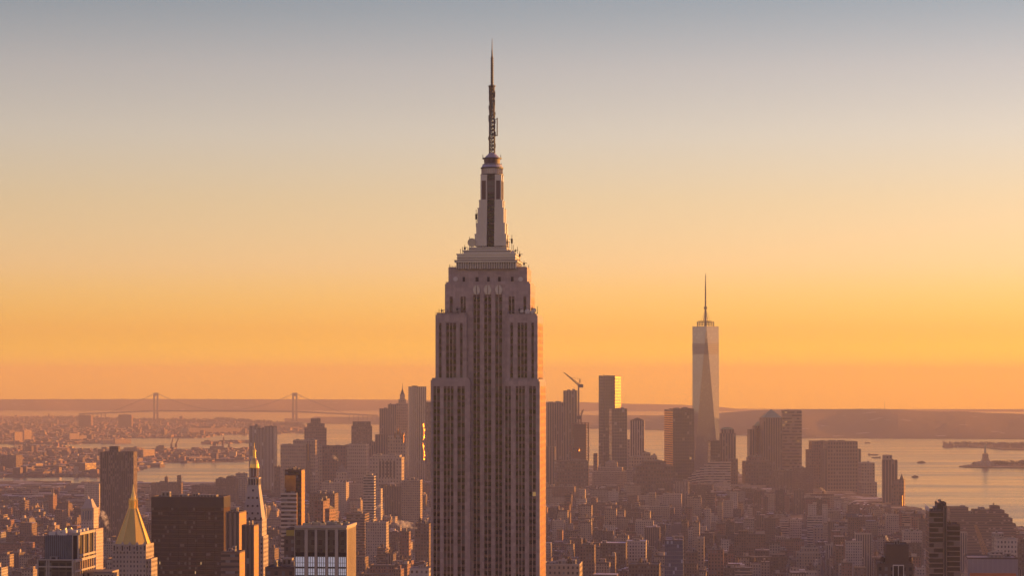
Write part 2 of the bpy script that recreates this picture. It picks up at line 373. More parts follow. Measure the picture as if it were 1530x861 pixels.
plain('ledge_brown', (.10, .065, .06), .6)
def art_deco():
    fr = Frame(643.5, 1320.0); R = fr.root('skyscraper')
    tag(R, 'tall stone skyscraper with setbacks, window strips, metal mooring mast and antenna', 'skyscraper')
    fx, fz = fr.lx, fr.lz
    def shaft(name, xl, xr, s, dep, ztop, z0, groups, side=None, crown=False, roof='gravel'):
        mb = MB(); x0, x1 = fx(xl, s), fx(xr, s); cx1 = x1-(DEEP if side else 0)
        mb.box(x0, cx1, s+DEEP, s+dep, z0, ztop, 0, 2)
        fc = Face('front', x0, s)
        gr = [(fx(620+a, s)-x0, fx(620+b, s)-x0, n)+tuple(r) for a, b, n, *r in groups]
        pierced(mb, fc, 0, x1-x0, z0, ztop, gr, R, zs=ztop, top=crown)
        if side:
            pierced(mb, Face('side', x1, s+DEEP), 0, dep-DEEP, z0, ztop, side, R)
        mb.box(x0+.6, x1-.6, s+.6, s+dep-.6, ztop, ztop+1.1, 0, 2)
        o = mb.build(name, ['limestone', 'mullion', roof], R)
        return o
    k = 3.914; q = 3.9
    zl = fz(568)
    D = lambda a, b, n, *r: (a/q, b/q, n)+r
    lw = zl-3.4
    shaft('shaft_wing', 643.5, 702, 0, 40, zl, 0, [D(106, 146, 2, lw), D(166, 225, 3, lw), D(246, 291, 2, lw)])
    shaft('shaft_wing', 753, 806.5, 0, 40, zl-.8, 0, [D(524, 560, 2, lw), D(586, 641, 3, lw), D(664, 705, 2, lw)],
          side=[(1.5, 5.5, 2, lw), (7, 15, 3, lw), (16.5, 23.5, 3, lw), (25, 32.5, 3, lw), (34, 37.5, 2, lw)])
    zm = fz(470.5); mw = zm-4.4
    E_ = lambda a, b, n, *r: (a/k, b/k, n)+r
    shaft('shaft_wing', 650.6, 697, 2.2, 35, zm, zl-.5, [E_(140, 156, 1, mw), E_(181, 241, 3, mw), E_(262, 279, 1, mw)])
    shaft('shaft_wing', 757.5, 803.3, 2.2, 35, zm-.6, zl-1.5, [E_(557, 574, 1, mw), E_(599, 657, 3, mw), E_(680, 697, 1, mw)],
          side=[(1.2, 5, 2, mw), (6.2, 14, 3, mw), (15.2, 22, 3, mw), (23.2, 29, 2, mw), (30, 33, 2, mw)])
    # central shaft rising behind the wings
    c = 3.3125; ztu = fz(424); wtop = fz(443); zu0 = zm-1
    G = lambda a, b, n, *r: (a/c, b/c, n)+r
    s = 5.0
    shaft('central_shaft', 664.8, 792.5, s, 30, ztu, 0,
          [G(171, 187, 1, wtop), G(225, 252, 2, wtop), G(288, 322, 2, wtop+1), G(342, 378, 2, wtop+1), G(397, 432, 2, wtop+1), G(463, 493, 2, wtop), G(536, 551, 1, wtop)],
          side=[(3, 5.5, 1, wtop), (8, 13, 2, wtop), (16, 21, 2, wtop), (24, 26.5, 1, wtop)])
    # carved wings over the three central window pairs
    for a, b in ((288, 322), (342, 378), (397, 432)):
        mb = MB(); x0, x1 = fx(620+a/c, s), fx(620+b/c, s); xm = (x0+x1)/2
        for i in range(6):
            t = i/5; h0 = fz(443)+1+i*.85
            hw = (x1-x0)/2*(.55+.5*sin(pi*t)) ; mb.box(xm-hw, xm-.25, s-.5+.05*i, s-.02, h0, h0+.83, 0); mb.box(xm+.25, xm+hw, s-.5+.05*i, s-.02, h0, h0+.83, 0)
        mb.build('ornament', ['aluminium'], R)
    s2 = 7.0; zt = fz(401.5); mb = MB(); x0, x1 = fx(670, s2), fx(787.5, s2)
    mb.box(x0, x1, s2, s2+26, ztu, zt, 0, 1); mb.box(x0+.5, x1-.5, s2+.5, s2+25.5, zt, zt+1.2, 0, 1)
    for i in range(9): mb.box(x0+i*(x1-x0-1)/8, x0+i*(x1-x0-1)/8+1, s2-.25, s2-.003, zt-1.4, zt+.9, 0)
    top = mb.build('parapet_storey', ['limestone', 'gravel'], R)
    for a, b in ((236, 248), (300, 315), (357, 370), (412, 425), (475, 488)):
        w_ = MB(); xa, xb = fx(620+a/c, s2), fx(620+b/c, s2); za, zb = fz(420.5), fz(413.5)
        w_.box(xa-.2, xb+.2, s2-.14, s2-.003, za-.2, zb+.2, 1); cellquad(w_, [(xa, s2-.15, za), (xb, s2-.15, za), (xb, s2-.15, zb), (xa, s2-.15, zb)], 0)
        w_.build('window', ['black_panel', 'limestone'], top)
    for px, py in ((680.8, 416.5), (777.8, 417)):                                     # floodlight discs
        w_ = MB(); xa, za = fx(px, s2), fz(py)
        w_.prism([(xa+1.3*cos(t*pi/6), za+1.3*sin(t*pi/6)) for t in range(12)], 0, .5, 0, None, 0)
        o = w_.build('floodlight', ['white_paint'], R, (0, s2, 0)); o.data.transform(Matrix.Rotation(pi/2, 4, 'X'))
    # observation level and stepped metal roofs
    def deck(name, xl, xr, s_, yb, yt, mats, d=None, m=0):
        mb = MB(); xa, xb = fx(xl, 20), fx(xr, 20); d = d or (xb-xa)*.62
        mb.box(xa, xb, 20-d/2, 20+d/2, fz(yb), fz(yt), m, 1)
        return mb, xa, xb, 20-d/2, 20+d/2
    def done(t, name, mats): return t[0].build(name, mats, R)
    t = deck('', 686.5, 774.5, 0, 401.7, 391.5, None, 29, 1)
    mb, xa, xb, ya, yb = t
    n = 34
    for i in range(n+1):
        x = xa+(xb-xa-.35)*i/n; mb.box(x, x+.35, ya-.3, ya-.003, fz(401.3), fz(391.5), 0)
    for i in range(22):
        y = ya+(yb-ya-.35)*i/21; mb.box(xb+.003, xb+.3, y, y+.35, fz(401.3), fz(391.5), 0)
    done(t, 'observatory', ['white_paint', 'glass_grey'])
    st = MB()
    for xl, xr, y0, y1, d in ((684, 777, 391.5, 388.5, 31), (687.5, 773.5, 388.5, 380.2, 28.5), (686.5, 774.5, 380.2, 378.6, 29.5), (696, 765.5, 378.6, 374.2, 23), (695, 766.5, 374.2, 373, 24), (703.5, 759.5, 373, 368, 18.5)):
        xa, xb = fx(xl, 20), fx(xr, 20); st.box(xa, xb, 20-d/2, 20+d/2, fz(y0)-.05, fz(y1), 0)
    for xl, xr, y0, y1, d in ((683.6, 777.4, 389.2, 388.2, 31.4), (687, 774, 385.3, 384.6, 29), (695.5, 766, 375.2, 374.4, 23.6), (703, 760, 370.8, 370.1, 19)):
        xa, xb = fx(xl, 20), fx(xr, 20); st.box(xa, xb, 20-d/2, 20+d/2, fz(y0), fz(y1), 1)
    st.build('stepped_roof', ['aluminium', 'ledge_brown'], R)
    # mooring mast: four corner buttresses round a glazed core
    cx = fx(735.2, 20); cyy = 20.0; Y0 = fr.Y(cx, 20); mpp = Y0/F
    zz = lambda py: EYE-(py-YE)*mpp
    core = MB(); core.cyl(cx, cyy, 5.2, 5.2, zz(369), zz(260), 8, 0, ph=pi/8)
    core.build('mast_core', ['aluminium'], R)
    for sx_ in (-1, 1):
        for sy_ in (-1, 1):
            b = MB()
            for y0, y1, h, g in ((369, 351, 23.5, 5.6), (351, 334.5, 21.5, 5.6), (334.5, 312, 19.5, 5.6), (312, 300, 17.6, 5.6), (300, 262, 15.6, 5.8)):
                hh, gg = h*mpp, g*mpp
                xs = sorted((cx+sx_*gg, cx+sx_*hh)); ys = sorted((cyy+sy_*gg, cyy+sy_*hh))
                b.box(xs[0], xs[1], ys[0], ys[1], zz(y0)-.02, zz(y1), 0)
                if y1 == 262:                                                        # slot windows of the buttress
                    xm = (xs[0]+xs[1])/2; yf = ys[0]-.12 if sy_ < 0 else ys[1]+.003
                    b.box(xm-1.1, xm+1.1, yf, yf+.117, zz(299), zz(271), 1)
                    xf = xs[1]+.003 if sx_ > 0 else xs[0]-.12; ym = (ys[0]+ys[1])/2
                    b.box(xf, xf+.117, ym-1.1, ym+1.1, zz(299), zz(271), 1)
                for q in (.33, .66):
                    xr_ = xs[0]+(xs[1]-xs[0])*q; yf2 = ys[0]-.22 if sy_ < 0 else ys[1]+.004; b.box(xr_-.18, xr_+.18, yf2, yf2+.216, zz(y0), zz(y1 if y1 != 262 else 300.5)-.3, 0)
                b.box(xs[0]-.12, xs[1]+.12, ys[0]-.12, ys[1]+.12, zz(y1)-.3, zz(y1)+.06, 0)
            b.build('buttress', ['aluminium', 'ledge_brown'], R)
    for k4 in range(4):                                                              # glazed strips on the four sides
        g = MB(); hw = 5.2*mpp
        o0 = 9.0
        z = zz(371)
        while z < zz(263):
            g.box(-hw, hw, -o0*mpp*1.62, -4.0, z, z+2.5, 0); g.box(-hw, hw, -o0*mpp*1.62-.12, -4.0, z+2.5, z+3.4, 1); z += 3.4
        for x in (-hw-.2, hw-.1): g.box(x, x+.3, -o0*mpp*1.62-.3, -o0*mpp*1.62+.05, zz(371), zz(262), 1)
        o = g.build('mast_window', ['esb_glass', 'ledge_brown', 'mullion'], R, (cx, cyy, 0)); o.rotation_euler = (0, 0, k4*pi/2)
    def ring(name, mat, prof, n=24):
        b = MB()
        for y0, y1, r0, r1 in prof: b.cyl(cx, cyy, r0*mpp, r1*mpp, zz(y0), zz(y1), n, 0)
        return b, name, mat
    for name, mat, prof in (('ring_ledge', 'dark_steel', ((262.3, 260.5, 17, 17.2),)), ('lantern_drum', 'aluminium', ((260.5, 252.3, 15.2, 15.2),)),
                            ('ring_ledge', 'dark_steel', ((252.3, 250.3, 17, 17.2),)), ('lantern_drum', 'aluminium', ((250.3, 246, 16, 14), (246, 244.6, 15, 12))),
                            ('lantern_drum', 'ledge_brown', ((244.6, 237.5, 11.8, 12.4),)), ('ring_ledge', 'dark_steel', ((237.5, 236, 14.6, 14.6),)),
                            ('dome', 'aluminium', ((236, 233, 11.5, 9), (233, 230.5, 9, 6), (230.5, 228.3, 6, 4.6)))):
        b, nme, mt = ring(name, mat, prof); b.build(nme, [mt], R)
    b = MB()
    for i in range(28):
        t = 2*pi*i/28; b.box(cx+15.6*mpp*cos(t)-.2, cx+15.6*mpp*cos(t)+.2, cyy+15.6*mpp*sin(t)-.2, cyy+15.6*mpp*sin(t)+.2, zz(260.5), zz(252.3), 0)
    b.build('colonnade', ['mullion'], R)
    # antenna: lattice, narrower lattice, pole, needle
    an = MB()
    def lattice(h0, h1, y0, y1, n, wdt):
        for i in range(n):
            a0, a1 = y0+(y1-y0)*i/n, y0+(y1-y0)*(i+1)/n; ra, rb = (h0+(h1-h0)*i/n)*mpp, (h0+(h1-h0)*(i+1)/n)*mpp
            C = lambda r, j, z: (cx+r*(-1, 1, 1, -1)[j], cyy+r*(-1, -1, 1, 1)[j], z)
            for j in range(4):
                an.bar(C(ra, j, zz(a0)), C(rb, j, zz(a1)), wdt); an.bar(C(ra, j, zz(a0)), C(ra, (j+1) % 4, zz(a0)), wdt*.8)
                an.bar(C(ra, j, zz(a0)), C(rb, (j+1) % 4, zz(a1)), wdt*.55)
    lattice(3.5, 3.3, 229, 177, 9, .55); lattice(2.9, 2.4, 177, 128, 9, .6)
    an.cyl(cx, cyy, .3, .3, zz(229), zz(128), 8); an.cyl(cx, cyy, 2.0*mpp, 1.7*mpp, zz(128), zz(84), 8); an.cyl(cx, cyy, 1.3*mpp, .9*mpp, zz(84), zz(74), 8); an.cyl(cx, cyy, .7*mpp, .3*mpp, zz(74), zz(57), 6)
    for y in (172, 166, 159, 151, 141, 133.5, 131): an.cyl(cx, cyy, 4.4*mpp, 4.4*mpp, zz(y), zz(y-.7), 10)
    an.cyl(cx, cyy, 5.6*mpp, 5.6*mpp, zz(128.8), zz(127.4), 12)
    for y in (183, 190): an.cyl(cx, cyy, 4.8*mpp, 4.8*mpp, zz(y), zz(y-.6), 8)
    an.box(cx+7*mpp, cx+8.4*mpp, cyy-.5, cyy+.5, zz(203), zz(176)); an.box(cx+1*mpp, cx+7.2*mpp, cyy-.25, cyy+.25, zz(203), zz(201.8))
    an.box(cx+3*mpp, cx+7.2*mpp, cyy-.2, cyy+.2, zz(178), zz(177.2))
    an.cyl(cx-2.2*mpp, cyy-2, 1.1*mpp, 1.1*mpp, zz(200), zz(177), 8)
    for i in range(16): z = zz(126-i*2.6); an.box(cx-2.6*mpp, cx+2.6*mpp, cyy-.12, cyy+.12, z, z+.25)
    rq = random.Random(8)
    for i in range(26):
        y = rq.uniform(131, 226); s_ = rq.choice((-1, 1)); r = (2.9 if y < 177 else 3.6)*mpp; hgt = rq.uniform(1.0, 3.2); xx = cx+s_*(r+rq.uniform(.2, .5)); yy = cyy+rq.uniform(-r, r)
        an.box(xx-.3, xx+.3, yy-.3, yy+.3, zz(y), zz(y)+hgt); an.bar((cx+s_*r, yy, zz(y)+hgt/2), (xx, yy, zz(y)+hgt/2), .2)
    an.build('antenna', ['dark_steel'], R)
    # broadcasting rods, dishes and rails on the ledges
    rnd = random.Random(3)
    def rod(px, py0, py1, s_, wdt=.22, side=0):
        b = MB(); x = fx(px, s_); z0, z1 = fz(py0, x, s_), fz(py1, x, s_)
        b.bar((x, s_, z0), (x, s_, z1), wdt)
        if side: b.box(x-.5, x+.5, s_-.3, s_+.3, z0+(z1-z0)*.45, z0+(z1-z0)*.75); b.bar((x, s_, z0+(z1-z0)*.7), (x+side*1.6, s_, z0+(z1-z0)*.7), wdt)
        b.build('aerial', ['dark_steel'], R)
    for px, y0, y1, s_, sd in ((711.4, 340, 313, 18, 1), (713, 332, 318, 18, 0), (701.5, 374, 354, 12, 1), (704, 374, 356, 12, -1), (708, 372, 360, 12, 1), (691, 379, 369, 9, 0), (694.5, 379, 366, 9, 1), (699, 379, 371, 9, 0), (688, 379, 372, 9, 0),
                               (757.5, 372, 357, 14, 1), (760.5, 374, 361, 14, 0), (764.8, 374, 351, 14, -1), (767, 379, 366, 10, 0), (770, 379, 372, 10, 1), (773, 379, 369, 10, 0), (776.5, 390, 376, 8, 1), (783, 401, 390, 9, 1), (672, 400, 395, 8, 0), (790, 401, 396, 12, 0),
                               (656, 470, 462, 5, 0), (660, 470, 461, 5, 1), (663, 470, 464, 5, 0), (669, 470, 463, 4, 0), (683, 470, 458, 4, 1), (692, 470, 460, 4, 0), (768, 470, 461, 4, 0), (776, 470, 459, 4, 1), (789, 470, 452, 6, 0), (795, 470, 457, 6, 1), (799, 470, 461, 6, 0), (803, 470, 458, 8, 0), (749, 252, 244, 20, 0), (721.5, 237, 231, 20, 0), (748.2, 237, 231, 20, 0)):
        rod(px, y0, y1, s_, .25 if y0 > 250 else .3, sd)
    for px, py, s_, r in ((779.5, 465, 4.0, 1.1), (788, 466, 4.0, 1.5), (798, 464, 5, 1.2), (683, 463, 4, .8), (795.5, 467, 4, 1.2), (705, 361, 11, 2.4), (766, 377, 9, 1.2)):
        b = MB(); x, z = fx(px, s_), fz(py)
        for r0, r1, y0, y1 in ((r, r*.75, 0, .35), (r*.75, .2, .35, .6)): b.cyl(0, 0, r0, r1, y0, y1, 14)
        b.cyl(0, 0, r*.97, r*.97, -.05, .0, 14)
        o = b.build('dish', ['white_paint' if r < 2 else 'steel'], R, (x, s_, z)); o.data.transform(Matrix.Rotation(-pi/2, 4, 'X'))
        b2 = MB(); zb = fz(471 if py > 400 else 379); b2.bar((0, .6, 0), (0, .9, zb-z), .3); b2.build('bracket', ['dark_steel'], o)
    for xl, xr, s_, py in ((651, 696, 2.5, 469), (758, 803, 2.5, 469.3), (666, 668, 6, 423), (671, 787, 7.6, 398.5)):
        b = MB(); xa, xb = fx(xl, s_), fx(xr, s_); z = fz(py+.5); b.bar((xa, s_, z+.9), (xb, s_, z+.9), .12)
        i = xa
        while i < xb: b.bar((i, s_, z-.3), (i, s_, z+.9), .1); i += 1.8
        b.build('railing', ['dark_steel'], R)
    RECTS.append((1320, 642, 815, 401, 861)); FOOT.append((fr.X(30, 20), fr.Y(30, 20), 45))
art_deco()
LAND.append((728, 700, 1320, 'the stone skyscraper with the mast'))
# ------------------------------------------------------------------ general tower builder
def rooftop(mb, x0, x1, y0, y1, z, rnd, n=3):
    """Plant boxes and ducts (material 0) on a roof."""
    for _ in range(n):
        w_, d_ = rnd.uniform(.08, .28)*(x1-x0), rnd.uniform(.15, .35)*(y1-y0)
        a, b = rnd.uniform(x0+.5, x1-w_-.5), rnd.uniform(y0+.5, y1-d_-.5)
        mb.box(a, a+w_, b, b+d_, z, z+rnd.uniform(1.5, 4.5), 0)
def water_tank(parent, x, y, z, s=1.0):
    t = MB(); t.cyl(x, y, 2*s, 1.9*s, z+2.2*s, z+6*s, 12, 0); t.cyl(x, y, 2.2*s, .1, z+6*s, z+7.6*s, 12, 0)
    for a, b in ((-1, -1), (1, -1), (1, 1), (-1, 1)): t.bar((x+a*1.2*s, y+b*1.2*s, z), (x+a*1.2*s, y+b*1.2*s, z+2.3*s), .3)
    return t.build('water_tank', ['wood_tank'], parent)

def tower(name, label, D, tiers, wm, a=GRID, roof='gravel', cat='building', group=None, bay=3.2, fl=3.9, plant=3, tank=0, land=None, rect=True, side=None):
    """tiers: (xl, xr, ytop, setback, depth[, wall material]) in photo columns and rows, the first one in front."""
    fr = Frame(tiers[0][0], D, a); R = fr.root(name); tag(R, label, cat, group)
    rnd = random.Random(sum(map(ord, label)))
    for t in tiers:
        xl, xr, yt, s, dep = t[:5]; mt = t[5] if len(t) > 5 else wm
        x0, x1 = fr.lx(xl, s), fr.lx(xr, s); z = fr.lz(yt, x0, s)
        mb = MB(); mb.prism([(x0, s), (x1, s), (x1, s+dep), (x0, s+dep)], 0, z-1.0, 0, None, None, bay, fl)
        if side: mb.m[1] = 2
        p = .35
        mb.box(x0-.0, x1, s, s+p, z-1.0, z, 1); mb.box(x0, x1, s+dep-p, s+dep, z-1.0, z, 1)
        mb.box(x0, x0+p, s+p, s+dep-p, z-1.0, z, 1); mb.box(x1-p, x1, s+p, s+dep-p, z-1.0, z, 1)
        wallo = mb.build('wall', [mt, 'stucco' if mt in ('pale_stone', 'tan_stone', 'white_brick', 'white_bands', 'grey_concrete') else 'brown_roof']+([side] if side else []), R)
        rb = MB(); rb.face([(x0+p, s+p, z-.7), (x1-p, s+p, z-.7), (x1-p, s+dep-p, z-.7), (x0+p, s+dep-p, z-.7)], 1)
        if plant: rooftop(rb, x0+1, x1-1, s+1, s+dep-1, z-.7, rnd, plant)
        rb.build('roof', ['grey_concrete', roof], R)
        if tank and t is tiers[0]:
            for i in range(tank): water_tank(R, x0+(x1-x0)*rnd.uniform(.2, .8), s+dep*rnd.uniform(.2, .6), z-.7, rnd.uniform(.8, 1.1))
    xm = (tiers[0][0]+max(t[1] for t in tiers))/2
    if rect:
        for t in tiers: RECTS.append((D, t[0], t[1], t[2], 861))
    for t in tiers:
        xc = (fr.lx(t[0], t[3])+fr.lx(t[1], t[3]))/2; yc = t[3]+t[4]/2
        FOOT.append((fr.X(xc, yc), fr.Y(xc, yc), max(fr.lx(t[1], t[3])-fr.lx(t[0], t[3]), t[4])*.62))
    if land: LAND.append((xm, min(t[2] for t in tiers)+25, D, land))
    return fr, R

def pyramid(fr, R, xl, xr, yb, yt, s, dep, mat, name='roof', frac=.02, steps=1):
    x0, x1 = fr.lx(xl, s), fr.lx(xr, s); zb, zt = fr.lz(yb, x0, s), fr.lz(yt, x0, s)
    mb = MB(); xc, yc = (x0+x1)/2, s+dep/2
    lo = [(x0, s), (x1, s), (x1, s+dep), (x0, s+dep)]
    hi = [(xc+(x-xc)*frac, yc+(y-yc)*frac) for x, y in lo]
    mb.prism(lo, zb, zt, 0, hi, 0, 50, 50)
    return mb.build(name, [mat], R)
def pole(fr, R, px, yb, yt, s, w_=.8, mat='dark_steel', name='mast'):
    x = fr.lx(px, s); mb = MB(); mb.bar((x, s, fr.lz(yb, x, s)), (x, s, fr.lz(yt, x, s)), w_, 0, w_*.5)
    return mb.build(name, [mat], R)

def glint_facets(mb, a, x0, x1, y, z0, z1, n=1, m=0):  # reflecting panels added in front of walls to catch the low sun
    """Upright folded panels in front of the wall plane y added as reflectors, turned to throw sun glints at the viewer."""
    w_ = (x1-x0)/n; ln = w_/.395; ca, sa = cos(-a), sin(-a)
    rot = lambda px, py: (px*ca-py*sa, px*sa+py*ca)
    for i in range(n):
        ex, ey = rot(.395*ln, .919*ln); qx, qy = rot(0, .919*ln); ox, oy = x0+i*w_, y-.919*ln-.02
        mb.prism([(ox, oy), (ox+ex, oy+ey), (ox+qx, oy+qy)], z0, z1, m, None, m)

# ------------------------------------------------------------------ near towers
def gold_pyramid_tower():
    D = 1930.0; fr, R = tower('skyscraper', 'stone tower under a big gold pyramid roof with a spiky lantern', D,
        [(168, 218, 814.5, 0, 26), (160, 167.5, 838, 3, 18), (218.5, 226, 836, 2, 20)], 'pale_stone', bay=2.6, fl=3.6, plant=0, cat='skyscraper', land='the gold pyramid tower')
    s0 = 0; cx = (fr.lx(168, 0)+fr.lx(218, 0))/2; cy_ = 13.0; mpp = D/F
    z = lambda y: EYE-(y-YE)/F*fr.Y(cx, cy_)
    def octo(name, prof, mat, n=8, caps=0):
        mb = MB()
        for y0, y1, r0, r1 in prof: mb.cyl(cx, cy_, r0*mpp, r1*mpp, z(y0), z(y1), n, 0, ph=pi/8)
        return mb.build(name, [mat], R)
    octo('cornice', ((815.5, 813, 26.5, 27.2),), 'marble')
    octo('roof', ((813, 761, 26.2, 7.2),), 'gold_tile')
    octo('roof_ledge', ((761, 759.5, 7.6, 7.6),), 'gold')
    mb = MB()
    for i in range(8):
        t = pi/8+2*pi*i/8; mb.bar((cx+26.4*mpp*cos(t), cy_+26.4*mpp*sin(t), z(813)), (cx+7.3*mpp*cos(t), cy_+7.3*mpp*sin(t), z(761)), .55)
    mb.build('roof_rib', ['gold'], R)
    octo('lantern', ((759.5, 750, 4.2, 4.2), (750, 748.6, 5.6, 5.6), (748.6, 743, 4.0, 3.4)), 'gold')
    for i in range(8):
        t = pi/8+2*pi*i/8; mb = MB(); mb.box(-.35, .35, -.35, .35, z(759.5), z(748)); mb.cyl(0, 0, .4, .02, z(748), z(744.5), 4)
        mb.build('pinnacle', ['gold'], R, (cx+6.0*mpp*cos(t), cy_+6.0*mpp*sin(t), 0))
    octo('spire', ((743, 735, 3.6, 1.7), (735, 724, 1.7, .15)), 'gold')
    for px in (171, 183, 194, 205, 216):                                              # gabled dormers under the eaves
        mb = MB(); x = fr.lx(px, -.6); zt = fr.lz(814, x, -.6); mb.box(x-1.3, x+1.3, -.9, .6, zt-6, zt, 0); mb.face([(x-1.3, -.9, zt), (x+1.3, -.9, zt), (x, -.9, zt+2.2)], 0); mb.face([(x-.7, -.93, zt-5.2), (x+.7, -.93, zt-5.2), (x+.7, -.93, zt-1), (x-.7, -.93, zt-1)], 1)
        mb.build('dormer', ['marble', 'black_panel'], R)
gold_pyramid_tower()

def slab_tower():
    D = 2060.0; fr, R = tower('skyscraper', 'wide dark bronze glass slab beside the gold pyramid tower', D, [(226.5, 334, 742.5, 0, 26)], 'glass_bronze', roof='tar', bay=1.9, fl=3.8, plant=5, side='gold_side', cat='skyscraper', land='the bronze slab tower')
    x0, x1 = fr.lx(226.5), fr.lx(334); zt = fr.lz(742.5)
    mb = MB(); mb.box(x0-.25, x1+.25, -.3, 26.3, zt-9.5, zt-.6, 0, 0); mb.build('crown_band', ['black_panel'], R)
    n = 8; mb = MB()
    for i in range(n+1):
        x = x0+(x1-x0)*i/n; mb.box(x-.14, x+.14, -.35, -.003, 0, zt-9.5, 0)
    for i in range(11): mb.box(x1+.003, x1+.35, i*2.55, i*2.55+.3, 0, zt-9.5, 0)
    mb.build('mullion', ['black_panel'], R)
    for px, py in ((239, 842), (300.5, 842), (292, 856)):
        mb = MB(); x, z = fr.lx(px), fr.lz(py); mb.box(x-.2, x+.2, -.45, -.36, z-1.1, z+1.1, 0); mb.build('lit_window', [plain('lamp_lit', (.8, .6, .35), emit=(1.0, .62, .28, .5))], R)
slab_tower()

def clock_tower():
    D = 2130.0
    fr, R = tower('skyscraper', 'pale marble campanile with tapering pyramid and gilded cupola', D, [(358.5, 393.5, 802, 0, 22, 'pale_stone'), (361, 391.5, 777, .8, 20.4, 'marble_wall')] if facade('marble_wall', (.38, .34, .31), wf=.26, hf=.36) else [], 'pale_stone',
        roof='pale_roof', plant=0, cat='skyscraper', land='the campanile with the gilded cupola')
    mpp = D/F; c0 = (fr.lx(363, 0)+fr.lx(392, 0))/2-.8; cy_ = 11.0
    z = lambda y: EYE-(y-YE)/F*fr.Y(c0, cy_)
    hw = 14.6*mpp
    lo = [(c0-hw, cy_-hw), (c0+hw, cy_-hw), (c0+hw, cy_+hw), (c0-hw, cy_+hw)]; k = .56
    hi = [(c0+(x-c0)*k, cy_+(y-cy_)*k) for x, y in lo]
    mb = MB(); mb.prism(lo, z(777), z(727), 0, hi, 0, 6, 5); 
    mb.build('pyramid_roof', ['marble'], R)
    mb = MB(); mb.box(c0-hw-.6, c0+hw+.6, cy_-hw-.6, cy_+hw+.6, z(778.5), z(776.4), 0); mb.build('cornice', ['marble'], R)
    mb = MB(); mb.box(c0-hw-.9, c0+hw+.9, cy_-hw-.9, cy_+hw+.9, z(803), z(800.8), 0); mb.build('cornice', ['marble'], R)
    for py, n in ((733, 1), (744, 3), (756, 3), (767, 3), (774.5, 4)):                # small openings in the slope
        t = (777-py)/50; hh = hw*(1-t*(1-k)); ty = cy_-hh
        for i in range(n):
            o = (i-(n-1)/2)*hh*.62; mb = MB(); mb.box(c0+o-.8, c0+o+.8, ty-.5, ty+.6, z(py+1.6), z(py-1.4), 0, 1); mb.build('dormer_window', ['black_panel', 'marble'], R)
    lant = MB(); h2 = hw*k*1.02
    lant.box(c0-h2, c0+h2, cy_-h2, cy_+h2, z(727), z(725), 0); lant.box(c0-h2*.72, c0+h2*.72, cy_-h2*.72, cy_+h2*.72, z(725), z(716), 1)
    for i in range(5):
        for sy_ in (-1, 1):
            x = c0-h2*.9+i*h2*.45; lant.box(x-.35, x+.35, cy_+sy_*h2*.9-.35, cy_+sy_*h2*.9+.35, z(725), z(716), 0)
            y = cy_-h2*.9+i*h2*.45; lant.box(c0+sy_*h2*.9-.35, c0+sy_*h2*.9+.35, y-.35, y+.35, z(725), z(716), 0)
    lant.box(c0-h2*1.04, c0+h2*1.04, cy_-h2*1.04, cy_+h2*1.04, z(716), z(713.8), 0)
    lant.build('loggia', ['marble', 'black_panel'], R)
    b = MB(); b.cyl(c0, cy_, 5.6*mpp, 5.6*mpp, z(713.8), z(699), 8, 0, ph=pi/8); b.build('lantern_drum', ['brick'], R)
    for i in range(8):
        t = 2*pi*i/8; b = MB(); b.box(-.4, .4, -.4, .4, z(712), z(700.5)); b.build('column', ['marble'], R, (c0+6.2*mpp*cos(t), cy_+6.2*mpp*sin(t), 0))
    b = MB()
    for y0, y1, r0, r1 in ((700, 698.4, 7.4, 7.4), (698.4, 694, 7.0, 6.7), (694, 689, 6.7, 5.2), (689, 685, 5.2, 2.8), (685, 683, 2.8, 2.4), (683, 675, 2.2, 2.2), (675, 673.8, 2.9, 2.9), (673.8, 669, 2.2, .6), (669, 662, .45, .2)):
        b.cyl(c0, cy_, r0*mpp, r1*mpp, z(y0), z(y1), 14)
    b.build('cupola', ['gold'], R)
clock_tower()

